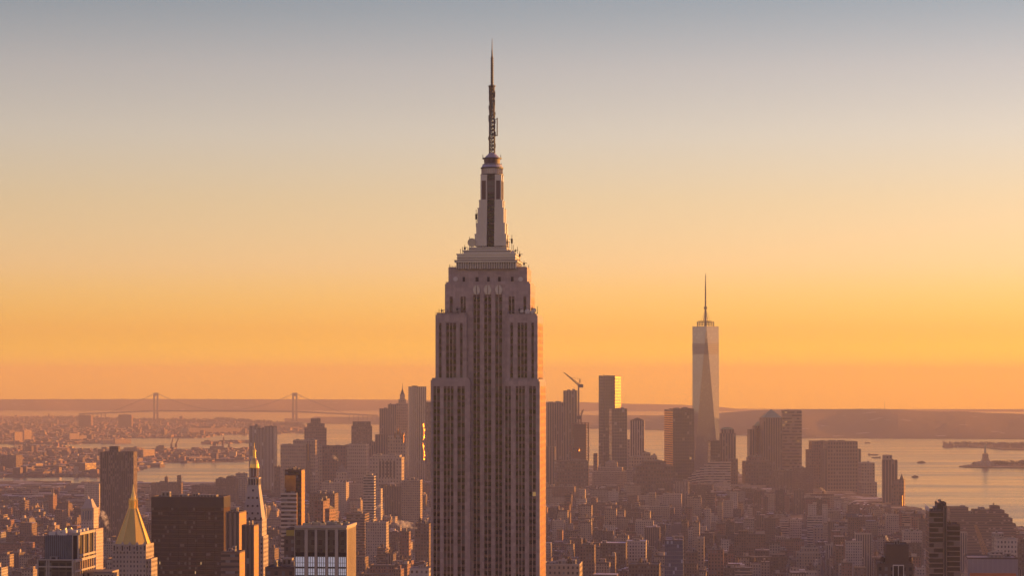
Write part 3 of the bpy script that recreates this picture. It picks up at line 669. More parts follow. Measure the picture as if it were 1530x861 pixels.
plain('sunny_stone', (.50, .40, .30), .5, var=.12)  # sunlight put into the stone colour of the side fins
def louvred_tower():
    D = 1120.0; fr, R = tower('skyscraper', 'grey piered tower with a louvred crown and pale blue windows', D, [(440.5, 517, 789, 0, 27)], 'grey_concrete', side='rib_dark', roof='tar', plant=0, cat='skyscraper', land='the louvred crown tower')
    k = 4.636; X = lambda v: fr.lx(320+v/k); Z = lambda v: fr.lz(700+v/k)
    for a, b in ((558, 562), (628, 650), (698, 715), (772, 788), (838, 860), (916, 922)):
        mb = MB(); mb.box(X(a), X(b), -.8, -.003, 0, Z(422), 0); mb.build('pier', ['stucco'], R)
    cols = [(562, 628), (650, 698), (715, 772), (788, 838), (860, 916)]
    for a, b in cols:
        x0, x1 = X(a), X(b); mb = MB(); z0, z1 = Z(585), Z(425)
        z = z0
        while z < z1-.3: mb.box(x0, x1, -.42, -.004, z, z+.36, 0); z += .55
        mb.build('louvre', ['brown_roof'], R)
        mb = MB(); mb.box(x0, x1, -.1, -.004, Z(612), z0-.02, 0); mb.build('recess_shade', ['black_panel'], R)  # flat black strip painted in for the shade of a recess
    for top in (614, 694, 756, 818):
        for a, b in cols:
            x0, x1 = X(a)+.1, X(b)-.1; z1, z0 = Z(top), Z(top+ (72 if top == 614 else 50)); mb = MB(); n = 3 if b-a < 52 else 4
            for i in range(n):
                xa, xb = x0+(x1-x0)*i/n, x0+(x1-x0)*(i+1)/n
                mb.box(xa+.12, xb-.12, -.16, -.02, z0+.15, z0+(z1-z0)*.38, 0); mb.box(xa+.12, xb-.12, -.16, -.02, z0+(z1-z0)*.42, z1-.12, 0)
            mb.box(x0, x1, -.10, -.005, z0, z1, 1)
            mb.build('window', [plain('pale_window', (.70, .73, .88), .25, var=.3, scale=.9, emit=(.75, .82, 1.0, .10)), 'dark_steel'], R)  # slight glow added to brighten the panes
        mb = MB(); mb.box(X(558), X(922), -.55, -.006, Z(top+(80 if top == 614 else 60)), Z(top+(73 if top == 614 else 51)), 0); mb.build('spandrel_band', ['dark_steel'], R)
    x1 = fr.lx(517)
    for i in range(9):
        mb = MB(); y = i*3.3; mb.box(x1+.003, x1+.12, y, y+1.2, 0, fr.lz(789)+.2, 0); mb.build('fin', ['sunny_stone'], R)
    mb = MB(); zt = fr.lz(789)
    mb.box(fr.lx(440.5), x1+.6, -.8, .4, zt-.2, zt+1.0, 0); mb.box(fr.lx(440.5), x1+.6, 26.6, 27.4, zt-.2, zt+1, 0); mb.box(x1-.4, x1+.6, .4, 26.6, zt-.2, zt+1, 0); mb.build('parapet', ['stucco'], R)
    for i, (px, s, w_, d_, h_) in enumerate(((452, 8, 4, 3, 1.6), (466, 12, 3, 3, 2), (478, 6, 2.5, 2.5, 1.8), (488, 14, 5, 4, 2), (500, 9, 3, 5, 1.4), (508, 18, 4, 3, 1.6))):
        mb = MB(); x = fr.lx(px, s); mb.box(x, x+w_, s, s+d_, zt-.7, zt+h_, 0); mb.cyl(x+w_/2, s+d_/2, .8, .8, zt+h_, zt+h_+.5, 10, 1); mb.build('cooling_unit', ['steel', 'dark_steel'], R)
louvred_tower()

def framed_tower():
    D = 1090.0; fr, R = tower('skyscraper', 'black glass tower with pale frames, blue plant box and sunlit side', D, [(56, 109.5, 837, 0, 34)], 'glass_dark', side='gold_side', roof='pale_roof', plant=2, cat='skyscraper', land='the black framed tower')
    X = lambda v, s=0: fr.lx(v/4.636, s); Z = lambda v, s=0: fr.lz(700+v/4.636, 0, s)
    mb = MB(); zt = Z(632)
    for a, b in ((260, 268), (322, 330), (338, 344), (500, 510)): mb.box(X(a), X(b), -.7, -.003, 0, zt-.5, 0)
    for v in (632, 680, 790): mb.box(X(260), X(510), -.9, -.004, Z(v+8), Z(v), 0)
    mb.build('frame', ['stucco'], R)
    x1 = fr.lx(109.5)
    for i in range(9):
        mb = MB(); mb.box(x1+.003, x1+.7, 1+i*3.8, 1.5+i*3.8, 0, zt-1.2, 0); mb.build('fin', ['stucco'], R)
    mb = MB(); mb.box(x1+.003, x1+1.0, 0, 34, zt-1.4, zt-.2, 0); mb.box(x1+.003, x1+.8, 0, 34, zt-6, zt-5.2, 0); mb.build('ledge', ['stucco'], R)
    s = 9.0; xa, xb = X(312, s), X(498, s); za, zb = Z(625, s), Z(470, s)
    mb = MB(); mb.box(xa, xb, s, s+15, za-3, zb, 0, 1, bay=2.2, fl=7); 
    mb.build('plant_box', ['blue_panel', 'gravel'], R)
    mb = MB()
    for i in range(15): x = xa+(xb-xa)*i/14; mb.box(x-.12, x+.12, s-.25, s-.003, za-3, zb+.3, 0)
    mb.build('panel_joint', ['dark_steel'], R)
    rnd = random.Random(5)
    for i in range(7):
        mb = MB(); x = rnd.uniform(xa+.5, xb-3.5); y = rnd.uniform(s+2, s+11); h = rnd.uniform(1.0, 2.8); mb.box(x, x+rnd.uniform(1.5, 3), y, y+2.5, zb+.003, zb+h, 0); mb.cyl(x+.8, y+1.2, .6, .6, zb+h, zb+h+.6, 10, 1)
        mb.build('cooling_unit', ['white_paint', 'steel'], R)
    s = 6.0; ya, yb_ = s, s+26; xc, xd = X(506, s), X(535, s); zc, zd = Z(600, s), Z(468, s)
    mb = MB(); mb.box(xc, xd, ya, yb_, zc-3, zd, 0, 0); mb.build('plant_screen', ['black_panel'], R)
    mb = MB()
    for i in range(4): y = ya+(yb_-ya-.9)*i/3; mb.box(xd+.003, xd+.7, y, y+.9, zc-3, zd+1.2, 0); mb.box(xc-.5, xc-.003, y, y+.9, zc-3, zd+1, 0)
    mb.box(xd+.7, xd+1.3, ya, yb_, zd+.2, zd+1.4, 0); mb.box(xd+.7, xd+1.3, ya, yb_, zc-1, zc, 0); mb.box(xc, xd, ya-.5, ya-.004, zd+.1, zd+1.3, 0); mb.build('screen_frame', ['stucco'], R)
    for i in range(4):
        mb = MB(); y = ya+2+i*6; mb.cyl(xd-1.5, y, 1.2, 1.2, zd+.003, zd+2.4, 14, 0); mb.build('exhaust_fan', ['white_paint'], R)
    # lower annex to the side
    s = 16.0; xa, xb = X(560, s), X(800, s)
    mb = MB(); zt2 = Z(716, s); mb.box(xa, X(768, s), s, s+14, 0, zt2, 0, 1, 2.4, 3.4); mb.build('annex_wall', ['tan_stone', 'gravel'], R)
    s = 11.0; mb = MB(); zt3 = Z(726, s); mb.box(X(640, s), X(790, s), s, s+4.5, 0, zt3, 0, 1, 1.7, 3.4); mb.build('annex_wall', ['tan_stone', 'tar'], R)
framed_tower()

def ribbed_side_tower(label, xl, xr, yt, D, dep, wm, land=None, extra=()):
    S = 'gold_side'
    return tower('skyscraper', label, D, [(xl, xr, yt, 0, dep)]+list(extra), wm, cat='skyscraper', land=land, side=S)
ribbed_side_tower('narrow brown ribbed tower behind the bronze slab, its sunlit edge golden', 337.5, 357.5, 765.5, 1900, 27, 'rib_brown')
tower('building', 'low dark banded block in front of the narrow ribbed tower', 1700, [(330, 358, 825, 0, 18)], 'brown_bands', side='gold_side')
ribbed_side_tower('dark red brown slab standing in front of the campanile', 361, 379.5, 785, 1780, 17, 'rib_dark', 'the dark slab before the campanile')

def balcony_tower():
    D = 2260.0; fr, R = tower('skyscraper', 'slim black and gold glass tower with balconied lower wing', D, [(425.2, 450.5, 702, 0, 17), (420, 443.5, 737, -4, 10, 'white_bands')], 'glass_bronze', side='gold_side', roof='tar', cat='skyscraper', land='the slim black and gold tower')
    mb = MB(); x0, x1 = fr.lx(419.6, -4), fr.lx(444, -4); z = 60.0; zt = fr.lz(738, x0, -4)
    while z < zt: mb.box(x0, x1, -5.4, -4.003, z, z+.9, 0); z += 7.6
    mb.build('balcony', ['white_paint'], R)
    xa, xb = fr.lx(425.2), fr.lx(442); mb = MB(); mb.box(xa+.3, xb, -.14, -.003, fr.lz(735), fr.lz(711), 0); mb.build('glazed_panel', [plain('amber_glass', (.30, .17, .06), .15, .6)], R)
    pole(fr, R, 433, 702, 698, 6, .5)
balcony_tower()
tower('building', 'dark block with a mustard coloured roof box next to the louvred tower', 1260, [(424.5, 441, 801.5, 0, 22, 'brick_dark'), (427.5, 439.8, 790, 2, 12, 'mustard')] if plain('mustard', (.42, .34, .07), .8) else [], 'brick_dark', roof='olive_roof', plant=0)
tower('building', 'low brown flat roofed block below the mustard roof box', 1150, [(396, 440, 848, 0, 30)], 'brick_brown', roof='tar', plant=5)

def banded_tower():
    D = 1500.0; fr, R = tower('skyscraper', 'brown banded tower with stepped top and pale tilted screen', D,
        [(1388.5, 1409, 764, 0, 30, 'brown_bands2'), (1409.5, 1415, 757, -.8, 30, 'rib_brown'), (1400, 1414, 751.5, 6, 18, 'rib_dark'), (1415.5, 1434.5, 784, .3, 26, 'brown_bands2')] if facade('brown_bands2', (.27, .20, .17), (.03, .02, .017), wf=1.01, hf=.78, lit=.0, blind=.1) else [],
        'rib_brown', fl=3.15, roof='tar', cat='skyscraper', plant=2, land='the stepped brown banded tower')
    mb = MB(); x = fr.lx(1388.5); z = fr.lz(764)
    mb.face([(x-.6, -.3, z-.2), (x-.3, -.3, z-.2), (x-.3, 29, z+3), (x-.6, 29, z+3)], 0); mb.box(x-.5, x, -.2, 30, z-.5, z+1.8, 0); mb.build('screen', ['white_paint'], R)
    s = 6; xa, xb = fr.lx(1400, s), fr.lx(1407.5, s); za = fr.lz(751, xa, s); mb = MB(); mb.face([(xa, s, za), (xb, s, za-1.6), (xb, s+9, za-1.6), (xa, s+9, za+1.4)], 0); mb.face([(xa, s+9, za+1.4), (xb, s+9, za-1.6), (xb, s, za-1.6), (xa, s, za)][::1], 0); mb.box(xa, xb, s+.3, s+9, za-3, za-1.7, 0); mb.build('pitched_roof', ['pale_roof'], R)
    pole(fr, R, 1412, 757, 751, 4, .5)
banded_tower()

def brown_cap_tower():
    D = 1350.0; fr, R = tower('building', 'dark brown building with plain roof block and two white framed windows', D, [(1310.5, 1365, 843, 0, 34, 'brick_dark'), (1323.5, 1357.5, 814, 3, 20, 'brown_plain')] if plain('brown_plain', (.12, .08, .055), .85) else [], 'brick_dark', roof='tar', plant=2, land='the dark building with white framed windows')
    for a, b in ((1335, 1341.6), (1343, 1349.5)):
        mb = MB(); x0, x1 = fr.lx(a), fr.lx(b); z0, z1 = fr.lz(866), fr.lz(846); mb.box(x0-.4, x1+.4, -.5, -.003, z0, z1+.5, 0); mb.box(x0, x1, -.53, -.05, z0, z1-.1, 1); mb.build('window', ['white_paint', 'black_panel'], R)
    water_tank(R, fr.lx(1318, 9), 9, fr.lz(843)-.7, .55); water_tank(R, fr.lx(1361, 14), 14, fr.lz(843)-.7, .5)
brown_cap_tower()

def clad_block():
    D = 1650.0; fr, R = tower('building', 'mauve grey clad block with orange scaffold storey under it', D, [(1446, 1521, 834, 0, 30, 'mauve_clad')] if facade('mauve_clad', (.34, .31, .36), (.28, .26, .32), wf=.94, hf=1.01, rough=.6, lit=0, blind=0) else [], 'mauve_clad', roof='pale_roof', plant=4, land='the mauve clad block')
    mb = MB(); x0, x1 = fr.lx(1449), fr.lx(1518); z = fr.lz(857); mb.box(x0, x1, -1.2, -.003, z-6, z, 0); mb.build('sunlit_storey', ['sunlit_orange'], R)  # orange box with the low sunlight painted into its colour
clad_block()
# ------------------------------------------------------------------ the twisted glass tower downtown
def tapered_tower():
    D = 5920.0; a = radians(-1.5); fr = Frame(1035.5, D, a); R = fr.root('skyscraper'); tag(R, 'tallest tapered glass tower with triangular faces and a mast on top', 'skyscraper')
    h = (fr.lx(1075)-fr.lx(1035.5))/2; cx, cy_ = h, h; zt = fr.lz(488); z0 = 40.0
    B = [(cx-h, cy_-h), (cx+h, cy_-h), (cx+h, cy_+h), (cx-h, cy_+h)]; T = [(cx, cy_-h), (cx+h, cy_), (cx, cy_+h), (cx-h, cy_)]
    glass = [facade('tower_glass', (.16, .15, .15), (.34, .31, .31), wf=.94, hf=.86, rough=.3, grough=.10, blind=.05, lit=0, gmetal=.45), facade('tower_band', (.14, .12, .115), (.20, .18, .18), wf=.9, hf=.5, rough=.35, lit=0, blind=0, gmetal=.3, var=.1)]
    L_ = lambda p, q, t: (p[0]+(q[0]-p[0])*t, p[1]+(q[1]-p[1])*t)
    for i in range(4):
        j = (i+1) % 4
        mb = MB(); nz = (zt-z0)/4.2
        mb.face([(*B[i], z0), (*B[j], z0), (*T[i], zt)], 0, [(0, 0), (40, 0), (20, nz)]); mb.build('glass_face', glass, R)
        mb = MB(); mb.face([(*B[j], z0), (*T[j], zt), (*T[i], zt)], 0, [(20, 0), (40, nz), (0, nz)]); mb.build('glass_face', glass, R)
    mb = MB(); mb.prism(B, 0, z0, 0, None, None); mb.build('base', ['glass_grey'], R)
    # plant floors: a darker band set just proud of the glass
    t0, t1 = (fr.lz(530)-z0)/(zt-z0), (fr.lz(513)-z0)/(zt-z0); mb = MB()
    def ring8(t, g): return [p for i in range(4) for p in (L_(B[i], T[i-1], t), L_(B[i], T[i], t))]
    r0, r1 = ring8(t0, 0), ring8(t1, 0); ex = lambda p: (cx+(p[0]-cx)*1.004, cy_+(p[1]-cy_)*1.004)
    mb.prism([ex(p) for p in r0], z0+(zt-z0)*t0, z0+(zt-z0)*t1, 0, [ex(p) for p in r1], None, 3, 5); mb.build('plant_band', ['tower_band'], R)
    mb = MB(); mb.prism(T, zt, zt+.5, 0, None, 0); mb.build('roof', ['gravel'], R)
    m = D/F; Z = lambda y: EYE-(y-YE)/F*(D+h)
    mb = MB()
    for y, r in ((485.5, 13), (482.7, 13.5), (480.8, 11.5)):
        mb.cyl(cx, cy_, r*m, r*m, Z(y), Z(y-.7), 24, 0)
    for i in range(16):
        t = 2*pi*i/16; mb.bar((cx+12.6*m*cos(t), cy_+12.6*m*sin(t), zt), (cx+12.6*m*cos(t), cy_+12.6*m*sin(t), Z(480.5)), .9)
    mb.build('ring_platform', ['dark_steel'], R)
    mb = MB()
    for y0, y1, r0, r1 in ((488, 462, 1.9, 1.5), (462, 458.5, 2.6, 2.6), (458.5, 437, 1.2, 1.0), (437, 425, .9, .75), (425, 409, .6, .25)): mb.cyl(cx, cy_, r0*m, r1*m, Z(y0), Z(y1), 10)
    for y in range(414, 458, 4): mb.cyl(cx, cy_, 1.35*m, 1.35*m, Z(y), Z(y-.8), 8)
    for i in range(6):
        t = 2*pi*i/6; mb.bar((cx+8*m*cos(t), cy_+8*m*sin(t), Z(483)), (cx, cy_, Z(462)), .6)
    mb.build('mast', ['dark_steel'], R)
    RECTS.append((D, 1035, 1075, 488, 861)); FOOT.append((fr.X(h, h), fr.Y(h, h), 48)); LAND.append((1055, 560, D, 'the tapered glass tower'))
tapered_tower()
A1 = radians(-9); A2 = radians(6); A3 = radians(14); A4 = radians(-20)

def sk(label, D, tiers, wm, a=GRID, **k):
    k.setdefault('cat', 'skyscraper'); k.setdefault('bay', 6 if D > 4500 else 3.2); k.setdefault('fl', 7.5 if D > 4500 else 3.9); return tower('skyscraper', label, D, tiers, wm, a=a, **k)
# west of the mast tower
fr, R = sk('grey glass tower with bright yellow sunlit side rising above its darker neighbour', 6000, [(894.5, 901, 561.5, 1.5, 40, 'glass_grey'), (901.3, 919, 561.5, 0, 44, 'glass_dark')], 'glass_dark', a=radians(-22), plant=1, side='gold_side', land='the yellow sided glass tower')
sk('dark square glass tower overlapping the yellow sided tower', 5740, [(914, 937, 611, 0, 42)], 'glass_grey', a=A2, plant=3)
fr, R = sk('striped pale tower with a small gabled crown', 6200, [(941.5, 962.5, 628.5, 0, 34, 'rib_pale')], 'rib_pale', plant=0, land='the striped gabled tower')
mb = MB(); x0, x1 = fr.lx(941.5), fr.lx(962.5); z = fr.lz(628.5); mb.face([(x0, -.3, z), (x1, -.3, z), ((x0+x1)/2, -.3, z+7)], 0); mb.face([(x0, -.3, z), ((x0+x1)/2, -.3, z+7), ((x0+x1)/2, 33, z+7), (x0, 33, z)], 0); mb.face([(x1, -.3, z), (x1, 33, z), ((x0+x1)/2, 33, z+7), ((x0+x1)/2, -.3, z+7)], 0); mb.build('gable', ['brown_roof'], R)
sk('pale narrow block beside the striped gabled tower', 6000, [(937.4, 941.2, 657, 0, 20)], 'pale_stone', a=A2, plant=0)
sk('ribbed stone tower with a pale panel near its top and rooftop machinery', 5900, [(817.5, 842, 602, 0, 40, 'rib_brown')], 'rib_brown', a=A2, plant=5, land='the ribbed tower with a pale panel')
fr, R = sk('unfinished concrete tower rising under a crane', 5800, [(841.5, 862, 584, 0, 26, 'rib_brown')], 'rib_brown', plant=4, land='the unfinished tower under the crane')
def floors_open():
    fr, R = sk('half built block with open floors and gleaming glass', 5500, [(853, 878.5, 690, 0, 30, 'brick_dark')], 'brick_dark', plant=1)
    x0, x1 = fr.lx(853), fr.lx(879.5); z0, z1 = fr.lz(690), fr.lz(632.5)
    n = 15; mb = MB()
    for i in range(n+1):
        z = z0+(z1-z0)*i/n; e = .0 if i > 9 else random.uniform(-1, 1.5); mb.box(x0-e, x1+e, -1, 31, z, z+1.1, 0)
    mb.build('floor_slab', ['brown_roof'], R)
    mb = MB()
    for i in range(6):
        for y in (0, 14, 28): x = x0+1+(x1-x0-3)*i/5; mb.box(x, x+1.2, y, y+1.2, z0, z1, 0)
    mb.box(x0+6, x1-6, 6, 24, z0, z1-2, 0)
    mb.build('column', ['rust'], R)
    mb = MB()
    for px, w_, t in ((851, 2.0, 667), (853.5, 2.2, 668.5), (857, 2.0, 672), (860, 2.5, 671.5), (864, 2.6, 670)): glint_facets(mb, GRID, fr.lx(px, -2), fr.lx(px+w_, -2), -2, fr.lz(675.5), fr.lz(t), 2)
    mb.build('site_glint', ['sun_glint'], R)  # folded metal panels added for the bright gleam on the site
floors_open()
sk('dark broad block below the half built floors', 5200, [(831.5, 879.5, 689, 0, 45)], 'brick_dark', a=A2, plant=5)
sk('plain pale shaft half hidden by the tall stone skyscraper', 5450, [(800, 829, 668, 0, 40)], 'rib_brown', plant=2)
sk('flat topped tower whose orange lit side shows window bands', 5650, [(1005.5, 1037, 611, 0, 30, 'glass_dark')], 'glass_dark', a=A3, plant=4, land='the tower with the orange banded side')
def lit_side():
    fr = Frame(1005.5, 5650, A3); R = [o for o in bpy.data.objects if o.get('label', '').startswith('flat topped tower whose')][0]
    mb = MB(); dep = 66.0; z1 = fr.lz(612)
    mb.box(0.02, 20, 30.1, dep, 0, z1-.5, 0); z = 0.0
    mb.build('rear_wing', ['glass_dark'], R)
    mb = MB()
    while z < z1-5: mb.box(-.5, .0, 0, dep, z, z+2.6, 0); z += 5.2
    mb.build('banded_side', ['sunset_mirror'], R)  # orange sky reflection put into the colour of the bands
lit_side()
sk('low tiered block with round topped roofs below the striped gabled tower', 5600, [(943, 982, 683, 0, 40, 'tan_stone'), (961, 972, 677, 6, 20, 'tan_stone'), (975, 981, 680.5, 4, 18, 'tan_stone')], 'tan_stone', a=A2, plant=4)
sk('small dark block by the water beyond the low tiered roofs', 5900, [(886.5, 892.5, 678.5, 0, 26)], 'brick_brown', plant=1)
sk('dark brown broad mass in front of the orange banded tower', 5150, [(951, 1006, 697, 0, 50, 'brick_dark'), (962, 995, 690, 8, 36, 'brick_dark')], 'brick_dark', a=A2, plant=5)
fr, R = sk('round shouldered tower next to the tapered glass tower', 5750, [(1075.5, 1099.5, 648, 0, 36, 'rib_brown'), (1077.5, 1097, 642, 2, 32, 'rib_brown')], 'rib_brown', plant=0, a=radians(-3))
mb = MB(); x0, x1 = fr.lx(1078, 3), fr.lx(1095.5, 3); zb = fr.lz(642, x0, 3); n = 8
pts = [((x0+x1)/2-(x1-x0)/2*cos(pi*i/n), zb+5*sin(pi*i/n)) for i in range(n+1)]
for (xa, za), (xb, zb_) in zip(pts, pts[1:]): mb.face([(xa, 3, za), (xb, 3, zb_), (xb, 30, zb_), (xa, 30, za)], 0); mb.face([(xa, 3, za), (xa, 3, zb-.1), (xb, 3, zb-.1), (xb, 3, zb_)], 0)
mb.build('vaulted_roof', ['copper_green'], R)
sk('dark cube against the foot of the tapered glass tower', 5600, [(1061.5, 1076, 659, 0, 30)], 'glass_dark', a=A2, plant=2)
sk('narrow dark annex between the round shouldered tower and the water', 5650, [(1092, 1102.5, 686.5, 0, 30)], 'brick_brown', plant=1)
def striped_terraces():
    fr, R = sk('pale striped block stepping down like a staircase', 5250, [(1058, 1091.5, 691, 0, 30, 'white_bands'), (1052, 1058.5, 695, .5, 28), (1046, 1052.5, 699.5, 1, 26), (1040, 1046.5, 704, 1.5, 24), (1033.5, 1040.5, 709, 2, 22), (1028, 1034, 714, 2.5, 20)], 'white_bands', plant=1, fl=5.5, land='the pale striped terraces')
striped_terraces()
fr, R = sk('slender stepped tower with a domed cap before the pyramid topped tower', 6000, [(1120, 1128, 642, 0, 30, 'rib_brown'), (1128.3, 1141.5, 637, 0, 34, 'rib_brown')], 'rib_brown', a=A2, plant=0)
mb = MB(); x0, x1 = fr.lx(1128.5, 2), fr.lx(1141.2, 2); zb = fr.lz(637, x0, 2); r = (x1-x0)/2
for i in range(5):
    t0, t1 = pi/2*i/5, pi/2*(i+1)/5; mb.cyl((x0+x1)/2, 2+r, r*cos(t0), max(.1, r*cos(t1)), zb+11*sin(t0), zb+11*sin(t1), 14)
mb.build('dome', ['copper_green'], R)
mb = MB(); x0, x1 = fr.lx(1129.5, -.6), fr.lx(1138.5, -.6); glint_facets(mb, A2, x0, x1, -.3, fr.lz(680), fr.lz(640.5), 5); mb.build('glint_bay', ['sunset_mirror'], R)  # folded amber panels added for a sunset gleam
fr, R = sk('tower with a low copper pyramid roof beside the horizontal striped tower', 5950, [(1140.5, 1169, 625, 0, 46, 'rib_brown')], 'rib_brown', a=A2, plant=0, land='the pyramid topped tower')
pyramid(fr, R, 1141.5, 1168.5, 624.5, 612, 1, 44, 'copper_green')
fr, R = sk('flat topped tower in fine horizontal stripes', 6050, [(1168.8, 1198, 613.5, 0, 34, 'stripe_tower')] if facade('stripe_tower', (.30, .24, .19), (.05, .04, .035), wf=1.01, hf=.5, lit=.03) else [], 'stripe_tower', a=radians(-1), fl=8.0, plant=0, land='the horizontally striped tower')
sk('dark stepped block below the domed tower', 5600, [(1114, 1153, 690, 0, 40, 'brick_dark'), (1119, 1143, 684, 3, 30, 'brick_brown')], 'brick_dark', a=A2, plant=4)
sk('massive office block with sloping crown and dark grid', 5900, [(1236.5, 1281.5, 660, 0, 50, 'grid_brown'), (1232, 1286.5, 671.5, 1.5, 48, 'rib_brown')] if facade('grid_brown', (.22, .16, .13), (.05, .035, .03), wf=.62, hf=.6, lit=0, blind=.05) else [], 'grid_brown', bay=7, fl=9, plant=2, a=A2, land='the massive gridded office block')
sk('shouldered block adjoining the massive gridded office block', 6000, [(1209, 1233, 672.5, 0, 40, 'brick_brown'), (1213, 1236.2, 659.5, 4, 34, 'brick_brown')], 'brick_brown', plant=2, a=A2)
sk('stepped lower block by the river with snowy ledges', 5700, [(1287.3, 1307, 692, 0, 34, 'tan_stone'), (1287.5, 1310.5, 721, -3, 30, 'tan_stone')], 'tan_stone', plant=3, a=A2, roof='snow')
fr, R = sk('plain rust brown slab with a pale roof block by the river', 5300, [(1318.5, 1341, 688, 0, 22, 'rib_brown'), (1319, 1333, 680.5, 2, 14, 'grey_concrete')], 'rib_brown', plant=1, land='the rust brown riverside slab')
fr, R = sk('small riverside tower with a pointed finial and gold lit edge', 5150, [(1335, 1350.5, 717.5, 0, 24, 'brick_brown'), (1331, 1336, 725, 2, 20, 'brick_brown')], 'brick_brown', a=radians(-16), plant=0)
pyramid(fr, R, 1344, 1350, 717, 708, 2, 9, 'dark_steel', 'finial')
mb = MB(); x0, x1 = fr.lx(1346, -.5), fr.lx(1350, -.5); glint_facets(mb, radians(-16), x0, x1, -.3, fr.lz(768), fr.lz(741), 3); mb.build('edge_glint', ['sun_glint'], R)  # folded panels added to make the bright sunlit edge
# east of the mast tower
sk('rippled steel tower with a glint of gold down its edge', 6000, [(611, 637, 578, 0, 34, 'rib_steel')], 'rib_steel', plant=2, a=A2, bay=5, land='the rippled steel tower')
def ripple():
    R = [o for o in bpy.data.objects if o.get('label', '').startswith('rippled steel tower')][0]; fr = Frame(611, 6000, A2)
    x = fr.lx(632.5, -1.2); mb = MB(); rnd = random.Random(2); z = fr.lz(688); zt = fr.lz(634); i = 0
    while z < zt:
        o = 1.6*sin(i*.55)+rnd.uniform(-.4, .4); w_ = rnd.uniform(1.6, 4.4); glint_facets(mb, A2, x+o, x+o+w_*.7, 0, z, z+4.4, 1); z += 4.5; i += 1
    mb.build('glint_panel', ['sun_glint'], R)  # tilted panels added for the gold glint
    for i in range(9):
        mb = MB(); xx = fr.lx(611.5+i*2.7, -1); mb.cyl(xx+1, 0, 1.3, 1.3, 0, fr.lz(579), 8, 0); mb.build('ripple', ['steel'], R)
ripple()
sk('dark tower sliver between the rippled steel tower and the stone skyscraper', 5800, [(636.5, 645, 601, 0, 34)], 'brick_dark', plant=1, a=A2)
fr, R = sk('art deco tower with a needle spire beside the rippled steel tower', 6700, [(592.5, 609.5, 603, 0, 34, 'tan_stone'), (596, 606.5, 597, 4, 22, 'tan_stone'), (597.8, 604.8, 589.5, 7, 14, 'tan_stone')], 'tan_stone', plant=0, bay=5, a=A2, land='the art deco needle spire tower')
pyramid(fr, R, 598.5, 604.3, 589.5, 580, 8, 10, 'brown_roof', 'spire'); pole(fr, R, 601.4, 582, 573, 13, 1.6)
sk('ribbed block with a higher set back part left of the needle spire tower', 6650, [(567.5, 592, 611, 0, 36, 'rib_brown'), (580, 592.2, 604.5, 5, 26, 'rib_brown')], 'rib_brown', plant=1, a=A2, bay=5)
sk('stepped dark stone tower standing alone against the bay', 6500, [(455, 488, 640, 0, 40, 'brick_brown'), (459, 485, 633.5, 3, 34, 'brick_brown'), (464.5, 479, 626, 8, 22, 'brick_brown')], 'brick_brown', plant=1, a=A2, bay=5, land='the stepped tower against the bay')
sk('plain dark tapered slab against the bay', 6600, [(525.5, 556, 637, 0, 38, 'brick_dark'), (527.5, 554, 630.5, 1.5, 34, 'brick_dark')], 'brick_dark', plant=0, a=A2, land='the tapered slab against the bay')
sk('pale windowless tower with notched top and broad ribs', 5600, [(372, 384.5, 637, 0, 36, 'notch_rib'), (384.8, 394.5, 641, 1, 30, 'notch_rib'), (395, 409.5, 637.5, -.6, 38, 'notch_rib')] if facade('notch_rib', (.30, .27, .25), (.17, .15, .14), wf=.35, hf=1.01, lit=0, blind=.1) else [], 'notch_rib', plant=1, bay=9, land='the notched windowless tower')
sk('long pale block with one glinting vertical strip', 5450, [(419, 457, 665, 0, 44, 'tan_stone'), (438, 471, 658, 8, 40, 'tan_stone'), (457.3, 463, 664.5, 1, 30, 'rib_brown')], 'tan_stone', plant=5, bay=4)
fr = Frame(419, 5450); R = [o for o in bpy.data.objects if o.get('label', '').startswith('long pale block')][0]
mb = MB(); x0 = fr.lx(459.6, -1); glint_facets(mb, GRID, x0, x0+3, -.2, fr.lz(688), fr.lz(664.5), 2); mb.build('glint_strip', ['sun_glint'], R)  # folded panels added for the orange sliver of sunlight
sk('broad grey block with a dark upper face near the notched windowless tower', 5650, [(467.5, 481, 667, -1, 40, 'tan_stone'), (481.3, 520, 666.5, 0, 40, 'brick_brown')], 'brick_brown', plant=4)
sk('pale stepped office tower in front of the tapered slab', 5300, [(518.5, 547, 664.5, 0, 36, 'pale_stone'), (511, 556, 713, -4, 40, 'pale_stone')], 'pale_stone', plant=3, bay=4, land='the pale stepped office tower')
sk('brown tower catching an orange flash at its corner', 5950, [(561, 584, 650, 0, 34, 'rib_brown'), (548, 561.5, 661, 2, 30, 'rib_brown')], 'rib_brown', plant=3, a=A2)
fr, R = sk('ornate stone tower with gilded pinnacles catching the sun', 5500, [(579, 606, 652, 0, 30, 'tan_stone'), (589, 604, 645, 3, 20, 'tan_stone')], 'tan_stone', plant=0, land='the gilded pinnacle tower')
for px, yb, yt in ((590.5, 655, 644), (595, 650, 640), (599, 655, 643), (603.5, 662, 646)):
    x = fr.lx(px, -.8); mb = MB(); glint_facets(mb, GRID, x-1.7, x+1.7, 0, fr.lz(yb), fr.lz(yt+3), 2); mb.cyl(x, -2, 1.8, .1, fr.lz(yt+3), fr.lz(yt), 6); mb.build('gilded_pinnacle', ['sun_glint'], R)  # sun-facing glint panels added under the pinnacle tips
fr, R = sk('wide colonnaded municipal block with tall arched bays', 5150, [(552, 600, 684, 0, 40, 'pale_stone'), (556, 597, 680.5, 3, 34, 'pale_stone')], 'pale_stone', plant=2, land='the colonnaded block')
